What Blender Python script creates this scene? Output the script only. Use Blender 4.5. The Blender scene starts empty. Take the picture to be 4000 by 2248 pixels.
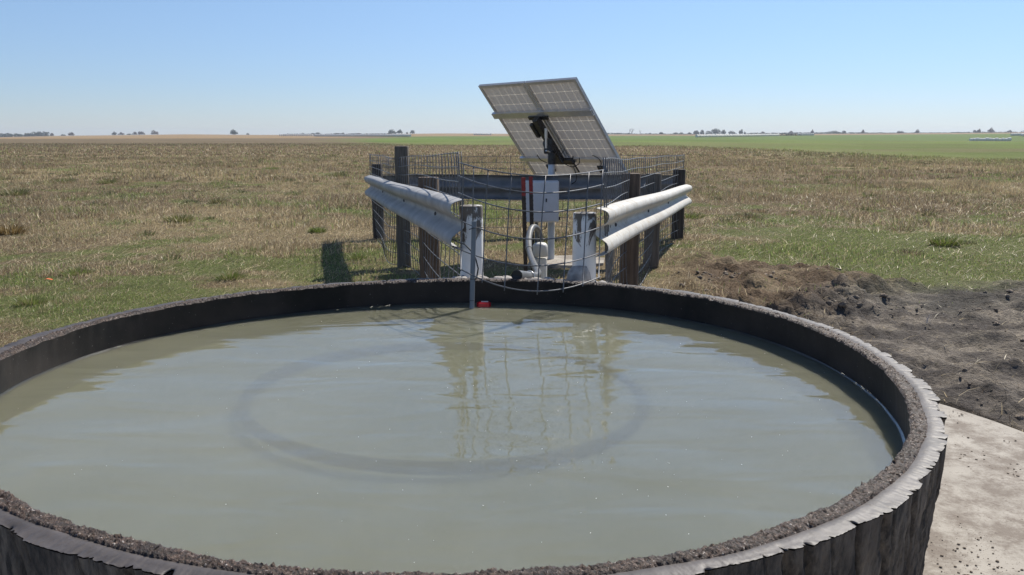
import bpy, math, random
import numpy as np
from mathutils import Vector, Matrix
R_ = math.radians
random.seed(7); rng = np.random.default_rng(11)
SC = bpy.context.scene; COL = SC.collection

# ------------------------------------------------------------------ camera, sky, sun, exposure
H = 1.65; FPX = 3250.0; PITCH = math.atan(594 / FPX)
cam_d = bpy.data.cameras.new('camera'); cam = bpy.data.objects.new('camera', cam_d); COL.objects.link(cam)
cam_d.sensor_width = 36; cam_d.lens = 36 * FPX / 4000; cam_d.clip_start = .05; cam_d.clip_end = 20000
cam.location = (0, 0, H); cam.rotation_euler = (math.pi / 2 - PITCH, 0, 0)
SC.camera = cam
SUN_AZ, SUN_EL = R_(37), R_(47)                      # azimuth to the right of the view, elevation
SDIR = Vector((math.sin(SUN_AZ) * math.cos(SUN_EL), math.cos(SUN_AZ) * math.cos(SUN_EL), math.sin(SUN_EL)))
w = bpy.data.worlds.new('World'); SC.world = w; w.use_nodes = True
nt = w.node_tree; bg = nt.nodes['Background']; sky = nt.nodes.new('ShaderNodeTexSky')
sky.sky_type = 'NISHITA'; sky.sun_disc = False; sky.sun_elevation = SUN_EL; sky.sun_rotation = SUN_AZ
sky.altitude = 0; sky.air_density = 1.0; sky.dust_density = 0.0; sky.ozone_density = 3.0
tint = nt.nodes.new('ShaderNodeMix'); tint.data_type = 'RGBA'; tint.blend_type = 'MULTIPLY'; tint.inputs[0].default_value = 1
tcw = nt.nodes.new('ShaderNodeTexCoord'); sxw = nt.nodes.new('ShaderNodeSeparateXYZ'); nt.links.new(tcw.outputs['Generated'], sxw.inputs[0])
rpw = nt.nodes.new('ShaderNodeValToRGB'); ew = rpw.color_ramp.elements; ew[0].position = 0; ew[0].color = (.56, .645, .91, 1); ew[1].position = .33; ew[1].color = (.98, .93, .97, 1)
em = ew.new(.06); em.color = (.63, .71, .93, 1); em = ew.new(.15); em.color = (.80, .84, .96, 1); nt.links.new(sxw.outputs[2], rpw.inputs[0]); nt.links.new(rpw.outputs[0], tint.inputs[7]); nt.links.new(sky.outputs[0], tint.inputs[6]); nt.links.new(tint.outputs[2], bg.inputs[0])
bg.inputs[1].default_value = 0.097
sun_d = bpy.data.lights.new('sun', 'SUN'); sun_d.energy = 4.7; sun_d.angle = R_(.53); sun_d.color = (1, .95, .87)
sun = bpy.data.objects.new('sun', sun_d); COL.objects.link(sun); sun.rotation_euler = SDIR.to_track_quat('Z', 'Y').to_euler()
SC.view_settings.view_transform = 'Standard'; SC.view_settings.look = 'None'
SC.view_settings.exposure = 0.35; SC.view_settings.gamma = 1

# ------------------------------------------------------------------ helpers
_c, _s = math.cos(PITCH), math.sin(PITCH)
def at(x, y, Y):
    "world point at depth Y seen at photo pixel x, y"
    u, v = x - 2000, y - 1124
    r = Vector((u, FPX * _c - v * _s, -FPX * _s - v * _c)); return r * (Y / r.y) + Vector((0, 0, H))
def gp(x, y, z=0.0):
    u, v = x - 2000, y - 1124
    r = Vector((u, FPX * _c - v * _s, -FPX * _s - v * _c)); return r * ((z - H) / r.z) + Vector((0, 0, H))

def tag(o, label=None, cat=None, group=None, kind=None):
    if label: o['label'] = label
    if cat: o['category'] = cat
    if group: o['group'] = group
    if kind: o['kind'] = kind
    return o
def empty(name, loc, label, cat, group=None):
    o = bpy.data.objects.new(name, None); COL.objects.link(o); o.location = loc; o.empty_display_size = .2
    return tag(o, label, cat, group)

class MB:
    def __init__(s): s.v = []; s.f = []
    def add(s, vs, fs):
        b = len(s.v); s.v += [tuple(p) for p in vs]; s.f += [tuple(b + i for i in f) for f in fs]; return s
    def box(s, c, size, rot=None, bev=0.0):
        c = Vector(c); x, y, z = [q / 2 for q in size]
        if bev > 0:
            vs = []
            for sz in (-1, 1):
                for k, (dz, ins) in enumerate(((0, bev), (bev, 0)) if sz < 0 else ((bev, 0), (0, bev))):
                    zz = sz * z + (dz if sz < 0 else -dz)
                    X, Y = x - ins, y - ins
                    cb = bev * .6
                    vs += [Vector(p + (zz,)) for p in ((-X + cb, -Y), (X - cb, -Y), (X, -Y + cb), (X, Y - cb), (X - cb, Y), (-X + cb, Y), (-X, Y - cb), (-X, -Y + cb))]
            fs = [tuple(range(7, -1, -1)), tuple(range(24, 32))]
            for l in range(3):
                for i in range(8): fs.append((l * 8 + i, l * 8 + (i + 1) % 8, l * 8 + 8 + (i + 1) % 8, l * 8 + 8 + i))
        else:
            vs = [Vector((a * x, b * y, d * z)) for d in (-1, 1) for b in (-1, 1) for a in (-1, 1)]
            fs = [(0, 2, 3, 1), (4, 5, 7, 6), (0, 1, 5, 4), (2, 6, 7, 3), (0, 4, 6, 2), (1, 3, 7, 5)]
        if rot is not None: vs = [rot @ p for p in vs]
        return s.add([p + c for p in vs], fs)
    def tube(s, pts, r, n=8, caps=True, closed=False):
        P = [Vector(p) for p in pts]; m = len(P)
        rs = r if hasattr(r, '__len__') else [r] * m
        T = []
        for i in range(m):
            a = P[(i - 1) % m] if (closed or i > 0) else P[i]; b = P[(i + 1) % m] if (closed or i < m - 1) else P[i]
            t = (b - a); T.append(t.normalized() if t.length > 1e-9 else Vector((0, 0, 1)))
        up = Vector((0, 0, 1)) if abs(T[0].z) < .9 else Vector((1, 0, 0))
        nrm = T[0].cross(up).normalized(); vs = []
        for i in range(m):
            nrm = (nrm - T[i] * nrm.dot(T[i])); nrm = nrm.normalized() if nrm.length > 1e-6 else T[i].orthogonal().normalized()
            bn = T[i].cross(nrm)
            for k in range(n):
                a = 2 * math.pi * k / n; vs.append(P[i] + (nrm * math.cos(a) + bn * math.sin(a)) * rs[i])
        fs = []
        for i in range(m if closed else m - 1):
            j = (i + 1) % m
            for k in range(n): fs.append((i * n + k, i * n + (k + 1) % n, j * n + (k + 1) % n, j * n + k))
        if caps and not closed: fs += [tuple(range(n - 1, -1, -1)), tuple((m - 1) * n + k for k in range(n))]
        return s.add(vs, fs)
    def lathe(s, c, prof, n=24, fn=None):
        c = Vector(c); vs = []
        for (r, z) in prof:
            for k in range(n):
                a = 2 * math.pi * k / n; rr = r * (fn(a, z) if fn else 1)
                vs.append(c + Vector((rr * math.cos(a), rr * math.sin(a), z)))
        fs = [(i * n + k, i * n + (k + 1) % n, i * n + n + (k + 1) % n, i * n + n + k) for i in range(len(prof) - 1) for k in range(n)]
        fs += [tuple(range(n - 1, -1, -1)), tuple((len(prof) - 1) * n + k for k in range(n))]
        return s.add(vs, fs)
    def build(s, name, mat, parent=None, smooth=False, angle=None):
        me = bpy.data.meshes.new(name); off = Vector(parent.location) if parent else Vector((0, 0, 0))
        if parent and parent.parent: off = off + Vector(parent.parent.location)
        me.from_pydata([(a - off.x, b - off.y, d - off.z) for a, b, d in s.v], [], s.f); me.update()
        o = bpy.data.objects.new(name, me); COL.objects.link(o); me.materials.append(mat)
        if parent: o.parent = parent
        if smooth:
            me.polygons.foreach_set('use_smooth', [True] * len(me.polygons))
            if angle: me.set_sharp_from_angle(angle=R_(angle))
        return o

def np_mesh(name, V, F, mat, cols=None, smooth=False, parent=None, attr='Col'):
    "V (n,3), F (m,k) arrays of faces of one size"
    me = bpy.data.meshes.new(name); n, (m, k) = len(V), F.shape
    me.vertices.add(n); me.vertices.foreach_set('co', np.ascontiguousarray(V, np.float32).ravel())
    me.loops.add(m * k); me.loops.foreach_set('vertex_index', np.ascontiguousarray(F, np.int32).ravel())
    me.polygons.add(m); me.polygons.foreach_set('loop_start', np.arange(0, m * k, k, dtype=np.int32))
    try: me.polygons.foreach_set('loop_total', np.full(m, k, np.int32))
    except Exception: pass
    if smooth: me.polygons.foreach_set('use_smooth', np.ones(m, bool))
    if cols is not None:
        a = me.attributes.new(attr, 'FLOAT_COLOR', 'POINT')
        c4 = np.ones((n, 4), np.float32); c4[:, :3] = cols; a.data.foreach_set('color', c4.ravel())
    me.update(calc_edges=True); me.validate()
    o = bpy.data.objects.new(name, me); COL.objects.link(o); me.materials.append(mat)
    if parent: o.parent = parent
    return o

def _hash(ix, iy, seed):
    h = (ix.astype(np.int64) * 374761393 + iy.astype(np.int64) * 668265263 + seed * 974711) & 0xffffffff
    h = ((h ^ (h >> 13)) * 1274126177) & 0xffffffff; h = h ^ (h >> 16)
    return (h & 0xffff) / 65535.0
def vnoise(x, y, seed=0):
    x = np.asarray(x, float); y = np.asarray(y, float)
    ix, iy = np.floor(x), np.floor(y); fx, fy = x - ix, y - iy
    fx = fx * fx * (3 - 2 * fx); fy = fy * fy * (3 - 2 * fy)
    a, b = _hash(ix, iy, seed), _hash(ix + 1, iy, seed); c, d = _hash(ix, iy + 1, seed), _hash(ix + 1, iy + 1, seed)
    return (a + (b - a) * fx) * (1 - fy) + (c + (d - c) * fx) * fy
def fbm(x, y, seed=0, oct=4, gain=.5):
    t, amp, tot = 0, 1., 0
    for o in range(oct):
        t = t + amp * vnoise(x * 2 ** o + 17.3 * o, y * 2 ** o - 9.1 * o, seed + o); tot += amp; amp *= gain
    return t / tot
def sstep(a, b, x):
    t = np.clip((x - a) / (b - a), 0, 1); return t * t * (3 - 2 * t)
def polymask(x, y, poly, soft):
    "1 inside the polygon, fading to 0 over soft metres either side of its edge"
    P = np.array(poly, float); n = len(P); d = np.full(np.shape(x), 1e9); ins = np.zeros(np.shape(x), bool)
    for i in range(n):
        a, b = P[i], P[(i + 1) % n]; e = b - a; L = (e ** 2).sum()
        t = np.clip(((x - a[0]) * e[0] + (y - a[1]) * e[1]) / L, 0, 1)
        d = np.minimum(d, np.hypot(x - a[0] - t * e[0], y - a[1] - t * e[1]))
        c = ((a[1] > y) != (b[1] > y)) & (x < (b[0] - a[0]) * (y - a[1]) / (b[1] - a[1] + 1e-12) + a[0]); ins ^= c
    sd = np.where(ins, d, -d); return np.clip(.5 + sd / (2 * soft), 0, 1)

# ------------------------------------------------------------------ materials
class N:
    def __init__(s, name):
        s.m = bpy.data.materials.new(name); s.m.use_nodes = True; s.t = s.m.node_tree
        s.b = s.t.nodes['Principled BSDF']; s.out = s.t.nodes['Material Output']
    def node(s, typ, **kw):
        n = s.t.nodes.new('ShaderNode' + typ)
        for k, v in kw.items():
            if k in n.inputs.keys(): n.inputs[k].default_value = v
            else: setattr(n, k, v)
        return n
    def link(s, a, b): s.t.links.new(a, b)
    def coords(s, scale=(1, 1, 1), obj=True):
        tc = s.node('TexCoord'); mp = s.node('Mapping'); mp.inputs['Scale'].default_value = scale
        s.link(tc.outputs['Object'], mp.inputs[0]); return mp.outputs[0]
    def noise(s, vec, scale, detail=4, rough=.55, dist=0):
        n = s.node('TexNoise'); n.inputs['Scale'].default_value = scale; n.inputs['Detail'].default_value = detail
        n.inputs['Roughness'].default_value = rough; n.inputs['Distortion'].default_value = dist
        s.link(vec, n.inputs['Vector']); return n.outputs[0]
    def ramp(s, fac, stops):
        r = s.node('ValToRGB'); e = r.color_ramp.elements
        while len(e) < len(stops): e.new(.5)
        for q, (p, c) in zip(e, stops): q.position = p; q.color = tuple(c) + (1,) if len(c) == 3 else c
        s.link(fac, r.inputs[0]); return r.outputs[0]
    def mix(s, fac, a, b, typ='MIX'):
        n = s.node('Mix'); n.data_type = 'RGBA'; n.blend_type = typ
        for sock, v in ((n.inputs[0], fac), (n.inputs[6], a), (n.inputs[7], b)):
            if hasattr(v, 'links'): s.link(v, sock)
            else: sock.default_value = v if not isinstance(v, tuple) else (tuple(v) + (1,) if len(v) == 3 else v)
        return n.outputs[2]
    def bump(s, h, strength=.4, dist=.01):
        n = s.node('Bump'); n.inputs['Strength'].default_value = strength; n.inputs['Distance'].default_value = dist
        s.link(h, n.inputs['Height']); s.link(n.outputs[0], s.b.inputs['Normal']); return n.outputs[0]
    def base(s, c):
        if hasattr(c, 'links'): s.link(c, s.b.inputs['Base Color'])
        else: s.b.inputs['Base Color'].default_value = tuple(c) + (1,)
        return s
    def set(s, **kw):
        for k, v in kw.items(): s.b.inputs[k.replace('_', ' ')].default_value = v
        return s

def weathered(name, c1, c2, scale=8, rough=.7, metal=0, stretch=(1, 1, 1), bump=.3, bdist=.004, lo=.35, hi=.65, detail=5):
    k = N(name); v = k.coords(stretch); n = k.noise(v, scale, detail, .6)
    k.base(k.ramp(n, [(lo, c1), (hi, c2)])); k.set(Roughness=rough, Metallic=metal)
    if bump: k.bump(k.noise(v, scale * 4, 4, .65), bump, bdist)
    return k.m

M = {}
# rubber
k = N('tread_rubber'); v = k.coords((1, 1, .35)); n1 = k.noise(v, 3.2, 6, .65); n2 = k.noise(v, 22, 5, .7)
c = k.ramp(n1, [(.36, (.026, .021, .018)), (.48, (.135, .108, .085)), (.68, (.30, .245, .19))])
c = k.mix(k.ramp(n2, [(.42, (0, 0, 0)), (.62, (1, 1, 1))]), c, (.035, .031, .029)); k.base(c); k.set(Roughness=.75)
k.bump(k.noise(v, 16, 8, .72), .9, .03); M['tread'] = k.m
k = N('dusty_rubber_top'); v = k.coords(); n = k.noise(v, 9, 6, .65); n2 = k.noise(v, 120, 3, .6)
c = k.ramp(n, [(.3, (.045, .038, .034)), (.65, (.102, .087, .079))]); c = k.mix(k.ramp(n2, [(.5, (0, 0, 0)), (.75, (.6, .6, .6))]), c, (.05, .045, .045))
k.base(c); k.set(Roughness=.55); k.bump(k.noise(v, 60, 5, .65), .25, .004); M['tread_top'] = k.m
k = N('inner_rubber'); v = k.coords((1, 1, 1)); n = k.noise(v, 2.2, 5, .6); n2 = k.noise(v, 90, 2, .5)
c = k.ramp(n, [(.35, (.010, .0095, .0095)), (.7, (.046, .037, .032))]); c = k.mix(k.ramp(n2, [(.72, (0, 0, 0)), (.76, (.8, .8, .8))]), c, (.16, .15, .14))
k.base(c); k.set(Roughness=.6, Specular_IOR_Level=.2); k.bump(k.noise(v, 14, 4, .6), .25, .006); M['inner'] = k.m
k = N('cut_rubber_fibre'); v = k.coords(); n = k.noise(v, 95, 4, .75); n2 = k.noise(v, 14, 4, .6)
c = k.ramp(n, [(.36, (.010, .008, .007)), (.50, (.055, .032, .022)), (.58, (.115, .070, .048)), (.62, (.17, .12, .09)), (.66, (.56, .52, .48))])
c = k.mix(k.ramp(n2, [(.42, (0, 0, 0)), (.62, (.6, .6, .6))]), c, (.028, .022, .019)); k.base(c); k.set(Roughness=.6)
k.bump(n, .9, .012); M['fibre'] = k.m
k = N('bead_silt'); v = k.coords(); k.base(k.ramp(k.noise(v, 5, 4), [(.3, (.012, .015, .018)), (.7, (.024, .028, .030))])); k.set(Roughness=.9); M['bead'] = k.m
k = N('tank_silt'); v = k.coords(); ss = k.node('SubsurfaceScattering', falloff='BURLEY'); ss.inputs['Scale'].default_value = .16; ss.inputs['Radius'].default_value = (1, 1, .85); k.link(k.ramp(k.noise(v, 1.2, 4), [(.3, (.26, .256, .18)), (.7, (.30, .295, .215))]), ss.inputs['Color']); k.link(ss.outputs[0], k.out.inputs['Surface']); M['silt'] = k.m
# murky water: fresnel mirror over a cloudy body one can see a little way into
k = N('murky_water'); tc = k.node('TexCoord'); mp = k.node('Mapping'); mp.inputs['Scale'].default_value = (1, 2.6, 1); mp.inputs['Rotation'].default_value = (0, 0, R_(8))
k.link(tc.outputs['Object'], mp.inputs[0]); wv = mp.outputs[0]
h1 = k.noise(wv, 1.5, 2, .42, .5); h2 = k.noise(wv, 7, 2, .5, .3)
add = k.node('Math', operation='MULTIPLY_ADD'); k.link(h2, add.inputs[0]); add.inputs[1].default_value = .055; k.link(h1, add.inputs[2])
bp = k.node('Bump'); bp.inputs['Strength'].default_value = 1; bp.inputs['Distance'].default_value = .0125; k.link(add.outputs[0], bp.inputs['Height'])
gl = k.node('BsdfGlossy'); gl.inputs['Roughness'].default_value = .015; gl.inputs['Color'].default_value = (1, 1, 1, 1); k.link(bp.outputs[0], gl.inputs['Normal'])
df = k.node('SubsurfaceScattering'); df.inputs['Scale'].default_value = .22; df.inputs['Radius'].default_value = (1, 1, .8); k.link(k.ramp(k.noise(k.coords(), .9, 3, .5), [(.3, (.176, .173, .117)), (.7, (.214, .209, .145))]), df.inputs['Color'])
tr = k.node('BsdfTransparent'); tr.inputs['Color'].default_value = (.9, .92, .8, 1)
m1 = k.node('MixShader'); m1.inputs[0].default_value = .37; k.link(df.outputs[0], m1.inputs[1]); k.link(tr.outputs[0], m1.inputs[2])
fr = k.node('Fresnel'); fr.inputs['IOR'].default_value = 1.53; k.link(bp.outputs[0], fr.inputs['Normal'])
geo = k.node('NewGeometry'); sub = k.node('Math', operation='SUBTRACT'); sub.inputs[0].default_value = 1; k.link(geo.outputs['Backfacing'], sub.inputs[1]); fm_ = k.node('Math', operation='MULTIPLY'); k.link(sub.outputs[0], fm_.inputs[0]); k.link(fr.outputs[0], fm_.inputs[1])
m2 = k.node('MixShader'); k.link(fm_.outputs[0], m2.inputs[0]); k.link(m1.outputs[0], m2.inputs[1]); k.link(gl.outputs[0], m2.inputs[2])
k.link(m2.outputs[0], k.out.inputs['Surface']); M['water'] = k.m
# metals
M['galv'] = weathered('galvanised_rail', (.29, .288, .283), (.42, .414, .403), 4, .75, 0, (1, 1, 1), .1, .002)
M['galv_shaded'] = weathered('shaded_galvanised_rail', (.15, .155, .165), (.24, .245, .255), 5, .7, .05, bump=.1, bdist=.002)  # darker copy of the galvanised steel, the back rails' shade put into its colour
k = N('whitened_rail'); v = k.coords(); n = k.noise(v, 3, 6, .7); n2 = k.noise(v, 16, 5, .7)
c = k.ramp(n, [(.3, (.40, .385, .345)), (.6, (.54, .525, .48))]); c = k.mix(k.ramp(n2, [(.52, (0, 0, 0)), (.70, (.8, .8, .8))]), c, (.34, .24, .13)); k.base(c); k.set(Roughness=.65); k.bump(n2, .1, .003); M['rail_white'] = k.m
M['wire'] = weathered('galvanised_wire', (.085, .088, .092), (.16, .16, .165), 20, .45, .3, bump=0)
M['alu'] = weathered('aluminium', (.60, .61, .62), (.68, .69, .70), 10, .35, .75, bump=0)
M['frame'] = weathered('panel_frame', (.50, .48, .46), (.58, .56, .54), 10, .45, .3, bump=0)
M['pole'] = weathered('galvanised_pole', (.46, .47, .48), (.60, .61, .62), 9, .42, .45, (1, 1, .3), .05, .001)
M['black'] = weathered('black_paint', (.012, .013, .014), (.03, .03, .031), 12, .45, 0, bump=.1)
M['cable'] = weathered('black_cable', (.012, .012, .013), (.02, .02, .02), 12, .5, 0, bump=0)
M['box'] = weathered('grey_box_paint', (.62, .63, .65), (.69, .70, .72), 5, .5, 0, bump=.05)
M['seam'] = weathered('dark_seam', (.05, .05, .055), (.09, .09, .09), 9, .7, bump=0)
M['pvc'] = weathered('white_pvc', (.66, .65, .60), (.76, .75, .71), 6, .45, 0, (1, 1, .4), .05)
M['hose'] = weathered('grey_plastic_pipe', (.10, .104, .108), (.17, .174, .178), 14, .4, 0, bump=.05)
M['conduit'] = weathered('grey_conduit', (.14, .16, .18), (.19, .21, .235), 8, .5, 0, (1, 1, .2), .05)
M['red'] = weathered('red_paint', (.20, .014, .014), (.30, .030, .026), 25, .55, 0, bump=.1)
M['steel_dark'] = weathered('dark_post_steel', (.030, .026, .024), (.075, .055, .042), 25, .7, 0, bump=.2)
M['float_red'] = weathered('red_plastic', (.42, .010, .016), (.52, .016, .022), 8, .25, 0, bump=0)
M['float_lens'] = weathered('white_reflector', (.75, .70, .66), (.82, .78, .74), 12, .2, 0, bump=0)
def wood(name, a, b):
    k = N(name); v = k.coords((1, 1, .07)); n = k.noise(v, 34, 6, .65); n2 = k.noise(k.coords((1, 1, .5)), 4, 4, .6)
    c = k.ramp(n, [(.3, a), (.68, b)]); c = k.mix(k.ramp(n2, [(.45, (0, 0, 0)), (.7, (.55, .55, .55))]), c, tuple(q * .45 for q in a)); k.base(c); k.set(Roughness=.85); k.bump(n, .7, .008); return k.m
M['wood_grey'] = wood('weathered_grey_wood', (.085, .070, .055), (.185, .158, .128))
M['wood_brown'] = wood('weathered_brown_wood', (.050, .034, .024), (.165, .118, .082))
M['wood_dark'] = wood('dark_tarred_wood', (.028, .023, .020), (.085, .066, .054))
k = N('peeling_white_paint'); v = k.coords((1, 1, .45)); n = k.noise(v, 11, 6, .65, .5)
sx = k.node('SeparateXYZ'); tcz = k.node('TexCoord'); k.link(tcz.outputs['Object'], sx.inputs[0])
mr = k.node('MapRange'); mr.inputs[1].default_value = .72; mr.inputs[2].default_value = 1.2; mr.inputs[3].default_value = -.10; mr.inputs[4].default_value = .17; k.link(sx.outputs[2], mr.inputs[0])
ad = k.node('Math', operation='ADD'); k.link(n, ad.inputs[0]); k.link(mr.outputs[0], ad.inputs[1])
paint = k.ramp(k.noise(k.coords(), 5, 5), [(.3, (.64, .64, .62)), (.7, (.80, .80, .78))])
c = k.mix(k.ramp(ad.outputs[0], [(.60, (0, 0, 0)), (.65, (1, 1, 1))]), paint, (.14, .12, .10)); k.base(c); k.set(Roughness=.8); k.bump(n, .4, .005); M['white_post'] = k.m
k = N('concrete'); v = k.coords(); n = k.noise(v, 3, 6, .65); n2 = k.noise(v, 2.4, 8, .78); n3 = k.noise(v, 48, 5, .7)
c = k.ramp(n, [(.3, (.33, .295, .245)), (.7, (.45, .41, .345))]); c = k.mix(k.ramp(n2, [(.44, (0, 0, 0)), (.56, (.85, .85, .85))]), c, (.175, .140, .108))
c = k.mix(k.ramp(n3, [(.58, (0, 0, 0)), (.66, (.7, .7, .7))]), c, (.15, .115, .09)); k.base(c); k.set(Roughness=.9); k.bump(n3, .4, .006); M['concrete'] = k.m
M['mortar'] = weathered('mortar', (.30, .27, .24), (.50, .47, .43), 22, .95, bump=.6, bdist=.01)
M['soil'] = weathered('soil_clod', (.14, .112, .086), (.25, .20, .15), 14, .95, bump=.7, bdist=.012)
M['crumb'] = weathered('dry_soil_crumb', (.17, .135, .10), (.27, .215, .16), 30, .95, bump=.3)
M['dry_leaf'] = weathered('dry_leaf', (.42, .34, .14), (.58, .48, .22), 14, .7, bump=.2)
M['twig'] = weathered('pale_twig', (.60, .50, .40), (.75, .62, .52), 30, .8, bump=.1)
M['orange'] = weathered('orange_tape', (.75, .16, .05), (.85, .22, .08), 30, .6, bump=0)
M['speck'] = weathered('pale_speck', (.55, .52, .44), (.7, .68, .6), 30, .6, bump=0)
M['hay'] = weathered('hay', (.70, .66, .58), (.86, .83, .76), 3, .95, bump=.5, bdist=.05)
# ground and grass use their own per-point colours
k = N('ground_soil_and_turf'); a = k.node('Attribute', attribute_name='Col'); v = k.coords()
n = k.noise(v, 26, 5, .7); n2 = k.noise(v, 1.7, 4, .6)
c = k.mix(1.0, a.outputs[0], k.ramp(n, [(.3, (.62, .62, .62)), (.7, (1.35, 1.35, 1.35))]), 'MULTIPLY')
c = k.mix(1.0, c, k.ramp(n2, [(.3, (.86, .86, .86)), (.7, (1.12, 1.12, 1.12))]), 'MULTIPLY'); k.base(c); k.set(Roughness=1, Specular_IOR_Level=.1)
k.bump(n, 1.0, .05); M['ground'] = k.m
k = N('grass_blade'); a = k.node('Attribute', attribute_name='Col')
d = k.node('BsdfDiffuse'); t = k.node('BsdfTranslucent'); g_ = k.node('BsdfGlossy'); g_.inputs['Roughness'].default_value = .4; g_.inputs['Color'].default_value = (.9, .9, .85, 1)
k.link(a.outputs[0], d.inputs[0]); k.link(a.outputs[0], t.inputs[0])
m1 = k.node('MixShader'); m1.inputs[0].default_value = .42; k.link(d.outputs[0], m1.inputs[1]); k.link(t.outputs[0], m1.inputs[2])
m2 = k.node('MixShader'); m2.inputs[0].default_value = .025; k.link(m1.outputs[0], m2.inputs[1]); k.link(g_.outputs[0], m2.inputs[2])
k.link(m2.outputs[0], k.out.inputs['Surface']); M['grass'] = k.m
def leafm(name, a, b):
    k = N(name); k.base(k.ramp(k.noise(k.coords(), .9, 3), [(.3, a), (.7, b)])); k.set(Roughness=.9); return k.m
M['leaf_dark'] = leafm('dark_foliage', (.055, .070, .042), (.10, .12, .065))
M['leaf_grey'] = leafm('grey_foliage', (.10, .105, .085), (.16, .16, .125))
M['leaf_red'] = leafm('russet_foliage', (.13, .095, .075), (.19, .135, .10))
M['bark'] = leafm('bark', (.10, .085, .07), (.17, .15, .13))
# solar panel back: grey cells with translucent pale gaps, laid out in the panel's own UV map
k = N('solar_cells'); uvn = k.node('UVMap'); sep = k.node('SeparateXYZ'); k.link(uvn.outputs[0], sep.inputs[0])
def mth(op, a, b=None):
    n = k.node('Math', operation=op)
    for i, q in enumerate((a, b)):
        if q is None: continue
        if hasattr(q, 'links'): k.link(q, n.inputs[i])
        else: n.inputs[i].default_value = q
    return n.outputs[0]
def edge(o, cnt): return mth('ABSOLUTE', mth('SUBTRACT', mth('FRACT', mth('ADD', mth('MULTIPLY', o, cnt), .5)), .5))
ex, ey = edge(sep.outputs[0], 6), edge(sep.outputs[1], 10)
line = mth('MAXIMUM', mth('LESS_THAN', ex, .017), mth('LESS_THAN', ey, .017))
line = mth('MAXIMUM', line, mth('LESS_THAN', mth('ADD', ex, ey), .085))
cd = k.node('BsdfDiffuse'); k.link(k.ramp(k.noise(k.coords(), 4, 3), [(.3, (.50, .485, .47)), (.7, (.56, .545, .53))]), cd.inputs[0])
ct = k.node('BsdfTranslucent'); ct.inputs[0].default_value = (.035, .032, .03, 1); cad = k.node('AddShader'); k.link(cd.outputs[0], cad.inputs[0]); k.link(ct.outputs[0], cad.inputs[1])
lt = k.node('BsdfTranslucent'); lt.inputs[0].default_value = (.21, .195, .165, 1)
mxs = k.node('MixShader'); k.link(line, mxs.inputs[0]); k.link(cad.outputs[0], mxs.inputs[1]); k.link(lt.outputs[0], mxs.inputs[2]); k.link(mxs.outputs[0], k.out.inputs['Surface'])
M['cells'] = k.m

# ------------------------------------------------------------------ terrain
TCX, TCY = -.287, 3.464
HX = np.array([-2500, 0, 200, 388, 750, 1000, 1300, 1600, 1750, 2000, 2400, 2700, 3100, 3400, 3700, 4000, 6500], float)
HY = np.array([534, 536, 532.5, 530, 526, 528, 528, 524, 522.5, 524, 526, 526.5, 525, 523.5, 522, 520.5, 522], float)
def theta_px(x, y): return 2000 + FPX * x / np.maximum(y, .3) / 1.0
DIRT = [(1.75, 8.2), (1.9, 9.6), (2.0, 11.0), (2.6, 10.6), (3.3, 10.0), (3.9, 9.5), (4.1, 8.8), (3.3, 7.9), (2.8, 6.9), (2.2, 6.6), (1.2, 7.2)]
MUD = [(2.5, 7.2), (3.0, 8.3), (4.2, 8.9), (5.6, 8.7), (8.5, 7.2), (8.0, 3.0), (3.2, 3.4), (2.2, 5.4)]
PEN = [(-.5, 5.2), (.8, 5.2), (2.4, 12.0), (-2.0, 12.0)]
GREEN = [(-70, 640), (-75, 420), (-52, 240), (-20, 149), (17, 135), (26, 134), (31, 92), (30, 63), (34, 55), (60, 40), (900, 60), (900, 1100), (500, 900), (-300, 700)]
TAN = [(-900, 300), (-230, 420), (-120, 470), (-90, 640), (60, 760), (130, 900), (700, 900), (900, 1000), (1500, 1600), (1500, 3000), (-2500, 3000), (-2500, 300)]
GREEN2 = [(-95, 660), (-50, 470), (60, 420), (400, 420), (600, 700), (300, 800), (140, 880), (60, 740)]
def masks(x, y):
    wx = x + .5 * (fbm(x * .9, y * .9, 3) - .5) * 2; wy = y + .5 * (fbm(x * .9, y * .9, 5) - .5) * 2
    return (polymask(wx, wy, DIRT, .30), polymask(wx, wy, MUD, .4), polymask(wx, wy, PEN, .4))
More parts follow.
